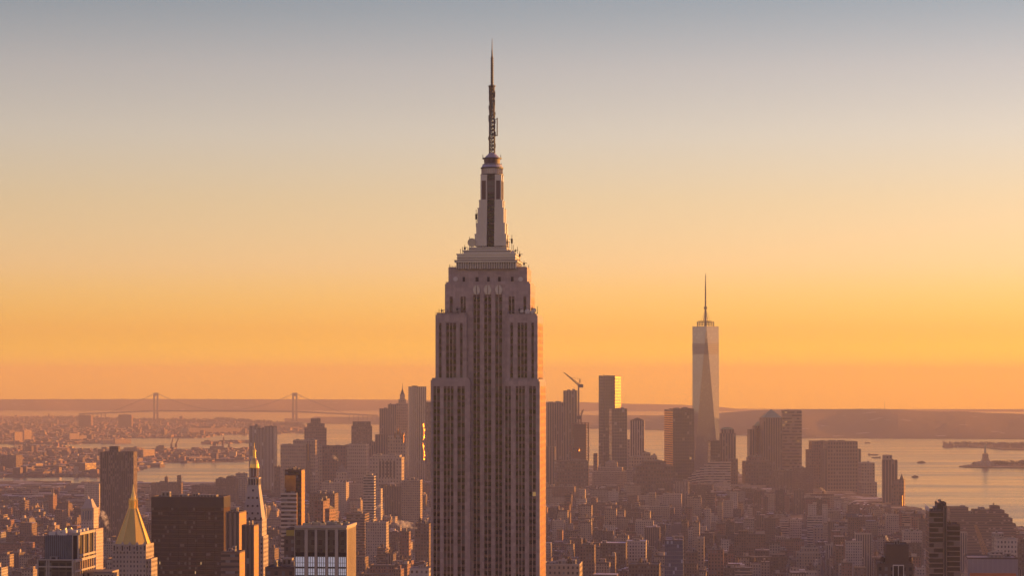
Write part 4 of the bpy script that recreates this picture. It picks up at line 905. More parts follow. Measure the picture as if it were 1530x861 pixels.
for px in (566.5, 571.5, 577, 582, 587.5):
    mb = MB(); x0, x1 = fr.lx(px, -.3), fr.lx(px+2.8, -.3); z0, z1 = fr.lz(714), fr.lz(690); mb.box(x0, x1, -.3, -.003, z0, z1, 0); mb.cyl((x0+x1)/2, -.15, (x1-x0)/2, .3, z1, z1+2.2, 10); mb.build('tall_window', ['black_panel'], R)
fr, R = sk('courthouse tower under a small pyramid roof', 5250, [(499, 521, 716, 0, 30, 'pale_stone'), (502.5, 517.5, 706, 4, 20, 'pale_stone')], 'pale_stone', plant=0)
pyramid(fr, R, 503, 517, 706, 694, 4.5, 19, 'gravel')
sk('dark tower by the water next to the notched tower', 5500, [(409.8, 420, 698, 0, 30)], 'brick_dark', plant=2)
sk('white tower ringed by thin dark bands', 3500, [(543, 559, 712, 0, 15, 'white_bands'), (546.5, 556, 708.5, 3, 9, 'white_bands')], 'white_bands', plant=1, land='the white banded tower')
sk('broad brown dark slab beside the river with a roof stub', 3600, [(149.5, 199.5, 675.5, 0, 22, 'rib_dark2'), (163.5, 177, 667.5, 5, 10, 'brick_dark')] if facade('rib_dark2', (.13, .09, .08), (.05, .04, .038), wf=.4, hf=1.01, lit=0) else [], 'rib_dark2', plant=0, tank=0, land='the dark riverside slab')

def con_tower():
    D = 2900.0; fr, R = tower('skyscraper', 'pale stone tower with pyramid cap and columned lantern, orange lit side', D, [(116, 143.5, 790, 0, 24, 'con_stone'), (121, 140, 760, 3, 16, 'con_stone')] if facade('con_stone', (.52, .44, .40), wf=.26, hf=.4, lit=0) else [], 'con_stone', plant=0, a=radians(-11), cat='skyscraper', land='the tower with the columned lantern')
    s = 3; x0, x1 = fr.lx(121.5, s), fr.lx(139.5, s)
    for i in range(5):
        mb = MB(); x = x0+1.2+(x1-x0-2.4)*i/4; mb.cyl(x, s-.6, .55, .5, fr.lz(778, x, s), fr.lz(763, x, s), 8); mb.build('column', ['marble'], R)
    for i in range(4):
        mb = MB(); xa = x0+1.9+(x1-x0-2.4)*i/4; mb.box(xa, xa+1.4, s-.2, s-.003, fr.lz(777, x0, s), fr.lz(764, x0, s), 0); mb.build('arched_window', ['blue_panel'], R)
    mb = MB(); mb.box(x0-.9, x1+.9, s-1.2, s+17.2, fr.lz(761.5, x0, s), fr.lz(759.5, x0, s)); mb.build('cornice', ['marble'], R)
    pyramid(fr, R, 122.5, 138.5, 759.5, 746.5, s+.8, 14.4, 'marble', 'pyramid_roof', .42)
    xm = fr.lx(130.7, s+8); mb = MB(); mb.cyl(xm, s+8, 2.6, 2.3, fr.lz(746.5, xm, s+8), fr.lz(743.5, xm, s+8), 10); mb.cyl(xm, s+8, 1.9, .2, fr.lz(743.5, xm, s+8), fr.lz(739, xm, s+8), 10); mb.build('lantern', ['marble'], R)
con_tower()
# crane on the unfinished tower, one on the half built block, one far right, dock cranes
def tower_crane(label, px, ybase, ymast, tip, tail, D, w_=1.6, mat='rust'):
    X = lambda p: (p-W0/2)/F*D; Z = lambda y: EYE-(y-YE)/F*D
    R = empty('tower_crane', (X(px), D-2, Z(ybase))); tag(R, label, 'crane'); o = Vector((X(px), 0, Z(ybase)))
    P = lambda p, y, d=0: (X(p)-o.x, d, Z(y)-o.z)
    mb = MB(); mb.bar(P(px, ybase), P(px, ymast), w_*1.5); mb.build('tower_mast', [mat], R)
    j = MB(); j.bar(P(px, ymast), P(*tip), w_*1.2, 0, w_*.7); n = 7
    a, b = Vector(P(px, ymast)), Vector(P(*tip))
    up = Vector((0, 0, w_*2.2))
    j.bar(a+up, b, w_*.6)
    for i in range(n): j.bar(a+(b-a)*i/n, a+(b-a)*(i+.5)/n+up*(1-(i+.5)/n), w_*.35)
    j.build('jib', [mat], R)
    c = MB(); c.bar(P(px, ymast), P(*tail), w_*1.6); t = P(*tail); c.box(t[0]-w_*2, t[0]+w_*2, -w_, w_, t[2]-w_*2.5, t[2]+w_, 0); c.build('counterweight', ['dark_steel'], R)
    a2 = MB(); pk = Vector(P(px, ymast))+Vector((w_*1.5, 0, w_*7)); a2.bar(P(px, ymast), pk, w_*.8); a2.bar(pk, a.lerp(b, .6), w_*.3); a2.bar(pk, t, w_*.4); a2.build('apex_frame', [mat], R)
tower_crane('luffing tower crane swung over the unfinished tower', 864.5, 640, 576.5, (842, 556.5), (868.5, 576), 5790, 2.3)
tower_crane('small tower crane above the half built open floors', 868, 633, 622.5, (872, 612), (864.5, 623.5), 5490, 2.0)
def site_crane():
    D = 2300.0; X = lambda p: (p-W0/2)/F*D; Z = lambda y: EYE-(y-YE)/F*D
    R = empty('crawler_crane', (X(1484), D, 0)); tag(R, 'slanting crane with twin lattice boom behind the mauve clad block', 'crane')
    P = lambda p, y, d=0: Vector((X(p)-X(1484), d, Z(y)))
    for dx in (0, 4):
        mb = MB(); a, b = P(1474+dx*1.6, 840), P(1456+dx*.6, 785)
        for o in (-.9, .9): mb.bar(a+Vector((o, 0, 0)), b+Vector((o*.5, 0, 0)), .5)
        for i in range(16): mb.bar(a+(b-a)*i/16+Vector((-.9 if i % 2 else .9, 0, 0)), a+(b-a)*(i+1)/16+Vector((.9 if i % 2 else -.9, 0, 0)), .3)
        mb.build('boom', [plain('crane_tan', (.45, .28, .14), .6)], R)
    mb = MB(); x = P(1478, 836); mb.box(x.x-6, x.x+6, -4, 4, 0, x.z, 0, 0); mb.build('machine_house', ['brick_dark'], R)
    mb = MB(); mb.bar(P(1484, 832), P(1486.5, 824), 1.6); mb.bar(P(1486.5, 824), P(1491, 833), 1.4); mb.build('stay_frame', [plain('crane_tan', (.45, .28, .14), .6)], R)
site_crane()
def dock_crane(px, py, h_px, lean, label):
    X0, D = ground(px, py); m = D/F; R = empty('dock_crane', (X0, D, 2)); tag(R, label, 'crane', 'dock cranes by the bay'); H = h_px*m
    mb = MB(); mb.bar((-.8*m, 0, 0), (-.5*m, 0, H*.45), 4.5); mb.bar((.8*m, 0, 0), (.5*m, 0, H*.45), 4.5); mb.box(-1.2*m, 1.2*m, -3, 3, H*.42, H*.5); mb.build('portal', ['rust'], R)
    mb = MB(); mb.bar((0, 0, H*.48), (lean*m, 0, H), 4.5); mb.build('boom', ['rust'], R)
dock_crane(256, 672, 15, 2.5, 'leaning dock crane on the shore, the one nearer the dark riverside slab')
dock_crane(263, 672, 16, 4, 'leaning dock crane on the shore, the one nearer the notched tower')
dock_crane(333, 671, 17, 1.5, 'tall upright dock crane beside the notched windowless tower')
dock_crane(342, 671, 13, 4, 'short leaning dock crane close to the notched windowless tower')
# ------------------------------------------------------------------ middle distance: buildings picked out one by one
def mid(label, xl, xr, yt, D, dep, wm, **k):
    k.setdefault('group', None); return tower('building', label, D, [(xl, xr, yt, 0, dep)]+list(k.pop('more', ())), wm, **k)
mid('glass block mirroring blue sky above an orange lit storey', 993, 1020.5, 807, 2300, 22, 'glass_blue', roof='snow', bay=2, fl=3.5, plant=2, land='the blue mirrored glass block')
mid('big loft building with round arched top windows and a sunlit corner', 812, 866, 843.5, 2350, 40, 'tan_stone', bay=4.5, fl=5, plant=7, tank=2, roof='tar', land='the loft with arched windows')
mid('pale block with a neat grid of dark windows under a snowy cornice', 935.5, 965, 809, 2950, 26, 'white_brick', roof='snow', land='the pale gridded block')
mid('long dark block with a bright snowy roof', 896.5, 935, 812, 2900, 34, 'brick_dark', roof='snow', plant=1, land='the long snowy roof')
mid('brown house with a rounded parapet and a lit chimney', 866.5, 888, 815, 2700, 22, 'brick_brown', tank=1)
mid('dark roofed block with a small sunlit bulkhead', 939, 985, 844, 2500, 36, 'brick_dark', roof='tar', plant=4, tank=1)
mid('tall brown block with sunlit pilasters', 1024, 1042, 826, 2800, 24, 'brick_brown', more=[(1042.3, 1052, 804, 2, 18, 'tan_stone')])
mid('plain brown tower block east of the sunlit pilasters', 1058, 1081, 822, 2750, 24, 'brick_red')
mid('wide reddish block with a regular window grid and roof tank', 955, 1000, 757, 4400, 40, 'tan_stone', more=[(970, 979.5, 737, 3, 14, 'tan_stone')], tank=1, land='the wide reddish gridded block')
mid('pale square block with deep window grid', 990, 1018, 739, 4650, 34, 'pale_stone', plant=3)
mid('pale framed tower in front of the dark broad mass', 1008.5, 1029, 720, 4950, 30, 'rib_pale', plant=1)
mid('dark boxy block below the pale striped terraces', 1030, 1065, 725, 4850, 40, 'brick_dark', plant=2, roof='tar')
mid('slim white shaft with a pointed roof tank', 861, 875.5, 746, 4500, 14, 'white_brick', tank=1, land='the slim white shaft')
mid('wide flat pale block north of the yellow sided tower', 894, 920, 752.5, 4700, 30, 'pale_stone', plant=2)
mid('dark flat fronted block under the yellow sided tower', 893, 924, 727.5, 5000, 30, 'brick_brown', plant=2)
mid('brown stepped block under the ribbed tower with a pale panel', 820, 858, 728, 4900, 40, 'brick_brown', plant=3)
mid('cluster front of ornate stone block with many setbacks', 885, 936, 705, 5350, 40, 'tan_stone', more=[(893, 930, 699, 5, 30, 'tan_stone'), (904, 922, 691, 9, 20, 'tan_stone')], plant=3)
mid('grey block by the pale narrow block and the river', 936, 955, 702, 5300, 34, 'grey_concrete', plant=3)
mid('brick block wrapped in orange netting at its top', 1119, 1146, 770, 4200, 26, 'brick_red', plant=2, more=[(1119.5, 1145.5, 768.5, 1, 22, 'orange_wrap')] if facade('orange_wrap', (.42, .15, .08), (.30, .11, .06), wf=.9, hf=.3, lit=0, blind=0) else [], land='the orange netted block')
mid('pale slab of the striped pair with narrow windows', 1165, 1178.5, 777.5, 4050, 18, 'white_bands', plant=1, land='the striped pair')
mid('pale slab of the striped pair with a white corner panel', 1181, 1197.5, 777, 4000, 18, 'white_brick', plant=2)
mid('block with a boldly striped white top storey', 1206.5, 1228.5, 772, 3950, 20, 'white_bands', plant=1)
mid('very long loft building with a dense pale window grid', 1216, 1287.5, 789, 3850, 40, 'tan_stone', bay=5, fl=4.6, plant=6, tank=1, land='the very long gridded loft')
mid('brown gridded block behind the very long loft', 1231, 1256, 763.5, 4400, 30, 'tan_stone', plant=2)
mid('grey blue box on the roofline of the long loft', 1263.5, 1288, 767.5, 4300, 20, 'glass_blue', plant=1)
mid('ochre stepped apartment house trailing lit steam', 1190, 1226, 826, 3000, 26, 'tan_stone', more=[(1197, 1222, 819, 3, 18, 'tan_stone')], tank=1, land='the ochre stepped house')
mid('dark wide block with pale roof edge near the ochre stepped house', 1128, 1176, 823, 3050, 36, 'brick_dark', plant=3, roof='pale_roof')
mid('pale low house in front of the dark wide block', 1158, 1176.5, 846, 2900, 20, 'white_brick', plant=1)
mid('pale low block with snowy top near the dark riverside slab', 170, 186, 729, 4300, 20, 'pale_stone', roof='snow', plant=2)
mid('white low block with dark chimney next to the river', 126, 148, 723.5, 4700, 14, 'white_brick', roof='snow', plant=2)
mid('brown block with two rooftop chimneys against the river', 226, 268, 722, 5000, 30, 'brick_brown', more=[(246, 250.5, 713, 3, 6, 'brick_brown'), (264.5, 270, 711, 3, 6, 'brick_brown')], plant=2)
mid('dark block rising at the river edge beside the campanile', 322, 352, 716, 5000, 30, 'brick_dark', more=[(338, 350, 712.5, 3, 16, 'brick_dark')], plant=3)
mid('grey tiered block behind the campanile', 352, 366, 708, 5150, 26, 'grey_concrete', plant=2)
mid('dark box block at the river edge behind the bronze slab', 286, 322, 726, 5100, 26, 'brick_brown', plant=4)
mid('slim brick tower with a sunlit face next to a taller twin', 470, 483, 749, 2950, 16, 'brick_red', land='the pair of slim brick towers', a=radians(-14))
mid('taller slim brick twin with sunlit face', 484, 488, 745.5, 2980, 12, 'brick_red', a=radians(-14))
mid('brick tower with broad sunlit side behind the louvred crown', 485.5, 492, 761, 2850, 22, 'brick_red', a=radians(-16))
mid('broad purple brown box with blank walls', 517.5, 545, 768.5, 3400, 40, 'brown_bands', plant=1, roof='brown_roof', land='the purple brown box')
mid('stone apartment block with orange lit corner', 600, 628, 718, 4000, 26, 'tan_stone', plant=3, land='the orange cornered apartments')
mid('grey rib fronted block beside the orange cornered apartments', 575, 600, 727, 4400, 30, 'rib_brown', plant=2)
mid('long low pale building in front of the white banded tower', 546, 577, 781, 3350, 24, 'pale_stone', plant=3)
mid('pale factory block with big white framed windows', 612, 641, 850, 2600, 30, 'white_brick', bay=5, fl=6, plant=2, land='the white framed factory')
mid('tall brown block against the stone skyscraper foot', 620, 641, 783, 2900, 24, 'brick_brown', plant=2, tank=1)
mid('narrow building with bright lit flue', 597, 611, 795, 3000, 16, 'brick_red', plant=1)
mid('pale wide office block behind the white banded tower', 480, 517, 722, 4700, 36, 'pale_stone', plant=3)
mid('long dark office block near the slim black and gold tower', 462, 500, 738, 3700, 34, 'brick_brown', plant=4)
mid('curved white fronted house by the purple brown box', 561, 569, 731, 4100, 20, 'white_brick', plant=0)
# right edge
def great_loft():
    D = 3400.0
    tower('building', 'huge stepped office block with horizontal window bands by the river', D, [(1419, 1518, 783, 0, 60, 'brown_stripes'), (1419.5, 1513, 775, 4, 54, 'brown_stripes'), (1420, 1507, 769, 7, 48, 'brown_stripes'), (1457, 1501, 763, 9, 42, 'brown_stripes'), (1481, 1494, 756.5, 12, 20, 'brown_stripes'), (1419.8, 1447, 759, 10, 40, 'brown_stripes')]
        if facade('brown_stripes', (.21, .14, .115), (.12, .085, .075), wf=1.01, hf=.45, lit=0, blind=.1) else [], 'brown_stripes', plant=1, a=radians(-3), roof='brown_roof', land='the huge stepped office block')
great_loft()
mid('pale gridded block in front of the huge stepped office block', 1489, 1520, 806, 2650, 26, 'white_brick', bay=4, fl=5, plant=2)
mid('grey low block with snowy roof beyond the pale gridded block', 1484, 1500, 797, 2900, 20, 'grey_concrete', roof='snow', plant=1)
mid('long flat warehouse beside the stepped brown banded tower', 1340, 1379, 768, 3900, 50, 'tan_bands', plant=4)
mid('long low building by the small riverside tower', 1306, 1331, 757.5, 4500, 40, 'brick_brown', plant=2)
mid('pale windowed block under the long flat warehouse', 1350, 1378, 795, 3300, 36, 'pale_stone', plant=3)
mid('dark box building under the massive gridded office block', 1283, 1305, 772, 4150, 30, 'brick_brown', plant=1, roof='snow')
mid('wide brown slab under the pyramid topped tower', 1154, 1184, 704, 5350, 36, 'rib_brown', plant=2)
mid('tall plain brown block below the horizontally striped tower', 1184, 1215, 700, 5450, 36, 'brick_brown', plant=1)
mid('stone block with tall pale piers below the dark stepped block', 1153, 1176, 730, 5000, 30, 'rib_pale', plant=2)
mid('brown block with pale vertical piers near the striped pair', 1186, 1202, 733, 4900, 30, 'rib_brown', plant=1)

# ------------------------------------------------------------------ the rest of the city, block by block on its street grid
WALLS = ['brick_red', 'brick_brown', 'brick_dark', 'tan_stone', 'grey_concrete', 'pale_stone', 'white_brick', 'tan_bands', 'brown_bands', 'rib_pale', 'rib_brown']
WCOL = dict(brick_red='red brick', brick_brown='brown brick', brick_dark='dark brick', tan_stone='tan', grey_concrete='grey', pale_stone='pale stone', white_brick='white', tan_bands='tan banded', brown_bands='brown banded', rib_pale='pale ribbed', rib_brown='brown ribbed')
ROOFS = ['tar', 'gravel', 'snow', 'brown_roof', 'pale_roof']
RNAME = dict(tar='black', gravel='gravel', snow='snowy', brown_roof='brown', pale_roof='pale')
NUM = {2: 'two', 3: 'three', 4: 'four', 5: 'five', 6: 'six', 7: 'seven', 8: 'eight', 9: 'nine', 10: 'ten', 11: 'eleven', 12: 'twelve'}
def inside(p, poly):
    c = False; x, y = p
    for (x0, y0), (x1, y1) in zip(poly, poly[1:]+poly[:1]):
        if (y0 > y) != (y1 > y) and x < (x1-x0)*(y-y0)/(y1-y0)+x0: c = not c
    return c
def ceiling(px):
    tab = [(-200, 726), (0, 727), (140, 729), (200, 727), (300, 727), (372, 722), (420, 712), (470, 716), (640, 718), (815, 726), (900, 722), (1040, 722), (1110, 722), (1200, 738), (1300, 757), (1356, 768), (1400, 776), (1530, 797), (1700, 800)]
    for (x0, y0), (x1, y1) in zip(tab, tab[1:]):
        if px <= x1: return y0+(y1-y0)*(px-x0)/(x1-x0)
    return 800
LOTS = []
rnd = random.Random(21)
FT = np.array(FOOT)
def lots(u0, u1, v0, v1, a, poly, hfun, block=62, street=17, wr=(8, 21), aven=(190, 24)):
    ca, sa = cos(a), sin(a); v = v0
    while v < v1:
        for row in range(2):
            dep = block/2; vv = v+row*dep; u = u0
            nxt = u0+aven[0]
            while u < u1:
                wd = rnd.uniform(*wr)*(1.0 if rnd.random() > .12 else 2.2)
                if u+wd > nxt: u = nxt+aven[1]; nxt = u+aven[0]; continue
                X, Y = u*ca-vv*sa, u*sa+vv*ca
                if Y > 1500:
                    px = W0/2+F*X/Y
                    if -60 < px < W0+420 and inside((X, Y), poly):
                        d2 = min(1e9, float(np.min(np.hypot(FT[:, 0]-(X+wd/2), FT[:, 1]-(Y+dep/2))-FT[:, 2])))
                        if d2 > wd*.35:
                            h = hfun(X, Y, px); d = dep*rnd.uniform(.72, .97)
                            top = EYE-(ceiling(px)+rnd.uniform(0, 7)-YE)/F*Y
                            h = min(h, max(7, top))
                            if EYE-283*Y/F < h: LOTS.append((X, Y, wd-.4, d, h, a))
                u += wd
        v += block+street
def h_mid(X, Y, px):
    if Y < 2900: h = rnd.choice((18, 22, 28, 34, 40, 48, 58)) + rnd.uniform(-3, 3)
    elif Y < 4700:
        r = rnd.random(); h = rnd.uniform(11, 21) if r < .80 else (rnd.uniform(20, 34) if r < .95 else rnd.uniform(34, 52))
        if px > 830 and r > .6: h *= 1.4
    else:
        r = rnd.random(); h = rnd.uniform(14, 28) if r < .5 else (rnd.uniform(26, 48) if r < .85 else rnd.uniform(45, 70))
        if px < 480: h = min(h, rnd.uniform(12, 24))
    return h
lots(-1605, 1700, 1900, 4700, GRID, MANHATTAN, h_mid)
lots(-2370, 2300, 4780, 7600, radians(8), MANHATTAN, h_mid, block=70, street=15, wr=(14, 40))
BRK = radians(-10)
def h_brk(X, Y, px):
    r = rnd.random(); return rnd.uniform(5, 9) if r < .86 else (rnd.uniform(9, 15) if r < .985 else rnd.uniform(18, 32))
BL = []
def scatter(poly, n, hf, wr):
    xs = [p[0] for p in poly]; ys = [p[1] for p in poly]; k = 0; t = 0
    while k < n and t < n*30:
        t += 1; py = rnd.uniform(YE+EYE*F/max(ys), YE+EYE*F/min(ys)); px = rnd.uniform(-70, 470)
        X, Y = ground(px, py)
        if inside((X, Y), poly):
            wd = rnd.uniform(*wr)*(1 if rnd.random() < .9 else 2.2); BL.append((X, Y, wd, wd*rnd.uniform(.6, 1.4), hf(X, Y, px), BRK+rnd.choice((0, 0, 0, 0, .35, -.3)))); k += 1
scatter(REDHOOK, 3200, h_brk, (9, 24)); scatter(SUNSET, 5200, h_brk, (11, 28)); scatter(GOV, 30, h_brk, (20, 50))

def house(mb, rb, w_, d, h, wi, ri, rr, x=0.0, y=0.0, a=None, detail=True, X=0, Y=0):
    """Walls into mb (material wi), roof, parapet and roof furniture into rb; local frame, or placed when a is given."""
    if a is not None:
        ca, sa = cos(a), sin(a); T = lambda p: (X+p[0]*ca-p[1]*sa, Y+p[0]*sa+p[1]*ca)
    else: T = lambda p: p
    def bx(m_, x0, x1, y0, y1, z0, z1, m, c, bay=3.0, fl=3.4):
        m_.prism([T((x0, y0)), T((x1, y0)), T((x1, y1)), T((x0, y1))], z0, z1, m, None, c, bay, fl)
    bx(mb, 0, w_, 0, d, 0, h, wi, None)
    p = .5
    rb.face([(*T((0, 0)), h-.02), (*T((w_, 0)), h-.02), (*T((w_, d)), h-.02), (*T((0, d)), h-.02)], ri)
    if detail:
        ph = rr.uniform(.7, 1.6)
        bx(rb, -.15, w_+.15, -.15, p, h-.6, h+ph, wi if a is not None else 1, wi if a is not None else 1); bx(rb, -.15, p, p, d, h-.6, h+ph, wi if a is not None else 1, wi if a is not None else 1)
# which lots show largest: paint near to far into a small picture
S_ = 1024/W0; cov = np.zeros((577, 1024), bool); items = []
for i, r in enumerate(RECTS): items.append((r[0], 'r', r))
def lot_rect(l):
    X, Y, wd, d, h, a = l; ca, sa = cos(a), sin(a)
    P = [(X+x*ca-y*sa, Y+x*sa+y*ca) for x, y in ((0, 0), (wd, 0), (wd, d), (0, d))]
    px = [W0/2+F*p[0]/p[1] for p in P]; yt = min(YE+(EYE-h)*F/p[1] for p in P); yb = YE+EYE*F/Y
    return min(px), max(px), yt, yb
for i, l in enumerate(LOTS): items.append((l[1], 'l', i))
items.sort(key=lambda t: t[0]); seen = {}
for D, k, v in items:
    xl, xr, yt, yb = v[1:] if k == 'r' else lot_rect(LOTS[v])
    a, b = int(round(max(0, xl)*S_)), int(round(min(W0, xr)*S_)); c, d = int(round(max(0, yt)*S_)), int(round(min(861, yb)*S_))
    if b > a and d > c:
        s_ = cov[c:d, a:b]
        if k == 'l': seen[v] = int((~s_).sum())
        s_[:] = True
order = sorted(seen, key=lambda i: -seen[i])
CHOSEN = [i for i in order if seen[i] >= 8][:285]
chosen = set(CHOSEN)
ALLM = WALLS+ROOFS+['wood_tank']
mi = {m: i for i, m in enumerate(ALLM)}
MANY = MB(); used = {}
LSHOW = LAND
def choose_mats(rr, h):
    wm = rr.choices(WALLS, (5, 5, 4, 5, 3, 3, 2, 1, 1, 1, 1.5))[0]; rf = rr.choices(ROOFS, (4, 3, 2.6, 2.5, 2.2))[0]
    return wm, rf
taken = set(o['label'] for o in bpy.data.objects if o.get('label'))
def clean_rel(px, py, D):
    c = sorted(LSHOW, key=lambda l: ((l[0]-px)/1.0)**2+((l[1]-py)*1.6)**2)
    out = []
    for l in c[:9]:
        dx = px-l[0]
        if D < l[2]*.93 and abs(dx) < 45: rel = 'in front of'
        elif D > l[2]*1.07 and abs(dx) < 45: rel = 'beyond'
        elif dx < 0: rel = 'left of'
        else: rel = 'right of'
        out.append(rel+' '+l[3])
    return out
for i, l in enumerate(LOTS):
    X, Y, wd, d, h, a = l; rr = random.Random(i*7+1); wm, rf = choose_mats(rr, h)
    big = wd > 22
    kind = rr.choice(('flat', 'tank', 'bulkhead', 'bulkhead', 'bulkheads')) if h > 10 else 'flat'
    if i in chosen:
        R = empty('city_building', (X, Y, 0), a)
        wb, rb = MB(), MB()
        house(wb, rb, wd, d, h, 0, 0, rr)
        wb.build('wall', [wm], R); rb.build('roof', [rf, 'stucco' if wm in ('pale_stone', 'white_brick', 'rib_pale') else 'brown_roof'], R)
        nb = 0
        if kind.startswith('bulkhead'):
            for _ in range(1 if kind == 'bulkhead' else 2):
                b = MB(); w2, d2, h2 = wd*rr.uniform(.2, .4), d*rr.uniform(.2, .4), rr.uniform(2.5, 5); x, y = rr.uniform(.5, wd-w2-.5), rr.uniform(1, d-d2-.5) if not nb else d-d2-.4
                if nb: x = .4 if x > wd/2 else max(.4, wd-w2-.6)
                b.box(x, x+w2, y, y+d2, h-.02, h+h2, 0, 1); b.build('bulkhead', [wm if rr.random() < .6 else 'stucco', rf], R); nb += 1
        elif kind == 'tank': water_tank(R, wd*rr.uniform(.25, .75), d*rr.uniform(.25, .7), h, min(1.0, wd/12))
        if rr.random() < .5:
            b = MB(); x = rr.uniform(.8, wd-1.6); b.box(x, x+.9, d-2, d-1.1, h, h+rr.uniform(2, 5)); b.build('chimney', ['brick'], R)
        st = max(2, round(h/3.4)); st_ = NUM.get(st, 'tall')
        px, py = W0/2+F*(X+wd/2)/Y, YE+(EYE-h)*F/Y
        feat = {'flat': '', 'tank': ' and water tank', 'bulkhead': ' and bulkhead', 'bulkheads': ' and two bulkheads'}[kind]
        size = 'wide ' if big else ('narrow ' if wd < 12 else '')
        lab = None
        for rel in clean_rel(px, py, Y):
            for f_ in ('', feat) if feat else ('',):
                for sz in ('', size) if size else ('',):
                    t = f"{sz}{WCOL[wm]} {st_}-storey block with {RNAME[rf]} roof{f_}, {rel}"
                    if len(t.split()) > 16: t = t.replace(' block with', ' block,')
                    if len(t.split()) <= 16 and t not in taken: lab = t; break
                if lab: break
            if lab: break
        lab = lab or f"{WCOL[wm]} {st_}-storey block with {RNAME[rf]} roof{feat} among its like"
        taken.add(lab); tag(R, lab, 'building', 'ordinary city buildings')
    else:
        house(MANY, MANY, wd, d, h, mi[wm], mi[rf], rr, a=a, X=X, Y=Y, detail=Y < 4200)
        ca, sa = cos(a), sin(a); T = lambda p: (X+p[0]*ca-p[1]*sa, Y+p[0]*sa+p[1]*ca)
        if kind.startswith('bulkhead') and Y < 5200:
            w2, d2, h2 = wd*rr.uniform(.2, .4), d*rr.uniform(.2, .4), rr.uniform(2.5, 5); x, y = rr.uniform(.5, wd-w2-.5), rr.uniform(1, d-d2-.5)
            MANY.prism([T((x, y)), T((x+w2, y)), T((x+w2, y+d2)), T((x, y+d2))], h, h+h2, mi[wm], None, mi[rf])
        if Y < 4600:
            for _ in range(rr.choice((0, 1, 1, 2, 3))):
                w2, h2 = rr.uniform(1.2, 3.2), rr.uniform(.8, 2.6); x, y = rr.uniform(.4, wd-w2-.3), rr.uniform(.6, d-w2-.3); qm = mi[rr.choice(('gravel', 'tar', 'pale_roof', 'snow', wm))]
                MANY.prism([T((x, y)), T((x+w2, y)), T((x+w2, y+w2)), T((x, y+w2))], h, h+h2, qm, None, qm)
        if kind == 'tank' and Y < 4500:
            q = T((wd*.5, d*.5)); s = min(1, wd/12); MANY.cyl(*q, 2*s, 1.9*s, h+2, h+6*s, 8, mi['wood_tank']); MANY.cyl(*q, 2.1*s, .1, h+6*s, h+7.5*s, 8, mi['wood_tank'])
tag(MANY.build('city_blocks', ALLM), 'small crowded city blocks filling the streets between the towers', 'city blocks', kind='stuff')

FAR = MB()
for X, Y, wd, d, h, a in BL:
    rr = random.Random(int(X*3+Y)); wm, rf = choose_mats(rr, h); wm = rr.choice(('brick_dark', 'brick_brown', 'brick_dark', 'brick_red', wm))
    house(FAR, FAR, wd, d, h, mi[wm], mi[rf], rr, a=a, X=X, Y=Y, detail=False)
tag(FAR.build('shore_houses', ALLM), 'low houses and sheds crowding the far shore across the river', 'houses', kind='stuff')

# blocks that stand out on the far shore
def shore(label, xl, xr, yt, yb, dep, wm, a=BRK, **k):
    X, D = ground(xl, yb); return tower('building', label, D, [(xl, xr, yt, 0, dep)], wm, a=a, bay=6, fl=6, rect=False, **k)
shore('dark slab block on the far ridge left of the bridge tower', 117.5, 136, 621, 640, 40, 'brick_brown', a=radians(-8), plant=1)
shore('dark slab block on the far ridge closest to the bridge tower', 177, 196.5, 620, 640, 30, 'brick_brown', a=radians(-8), plant=1)
shore('long sunlit warehouse on the far shore under the bridge', 271, 282, 640.5, 648.5, 330, 'pale_stone', a=radians(-52), plant=0)
shore('orange lit square block on the far shore, beside a lower one', 101.5, 104, 648, 659, 60, 'pale_stone', a=radians(-40), plant=0)
shore('orange lit low block on the far shore, beside a taller one', 117, 119, 651.5, 658, 66, 'pale_stone', a=radians(-40), plant=0)
shore('tall dark housing slab across the river with orange lit end', 4, 24, 680.5, 704, 42, 'brick_dark', a=radians(-16), plant=1, tank=0)
shore('dark housing slab across the river at the frame edge', -12, 3.5, 682, 704, 40, 'brick_dark', a=radians(-16), plant=1)
shore('sunlit tower on the far shore left of the square orange block', 20, 22, 646, 663, 50, 'tan_stone', a=radians(-34), plant=0)
shore('broken roofed sunlit block on the far shore', 33.5, 36, 643, 660, 50, 'tan_stone', a=radians(-34), plant=0)
shore('pale shed with bright roof at the river bend', 202, 228, 691, 697.5, 50, 'white_brick', a=radians(-5), plant=1, roof='snow')
shore('grey shed with bright roof at the river bend', 225, 240, 692.5, 698, 40, 'white_brick', a=radians(-5), plant=0, roof='snow')
shore('orange lit silo block on the near shore of the bay', 201.5, 205, 673, 686, 60, 'tan_stone', a=radians(-30), plant=0)
shore('orange lit terminal block on the near shore of the bay', 210.5, 214, 672.5, 686, 66, 'tan_stone', a=radians(-30), plant=0)
shore('glowing low shed by the river between the dock cranes', 272, 280, 683.5, 688, 120, 'pale_stone', a=radians(-45), plant=0)
shore('sunlit shed on the far shore next to a brighter shed', 150, 153, 657.5, 663, 90, 'pale_stone', a=radians(-45), plant=0)
shore('bright sunlit shed on the far shore above the dark riverside slab', 169, 172, 656.5, 663, 90, 'pale_stone', a=radians(-45), plant=0)
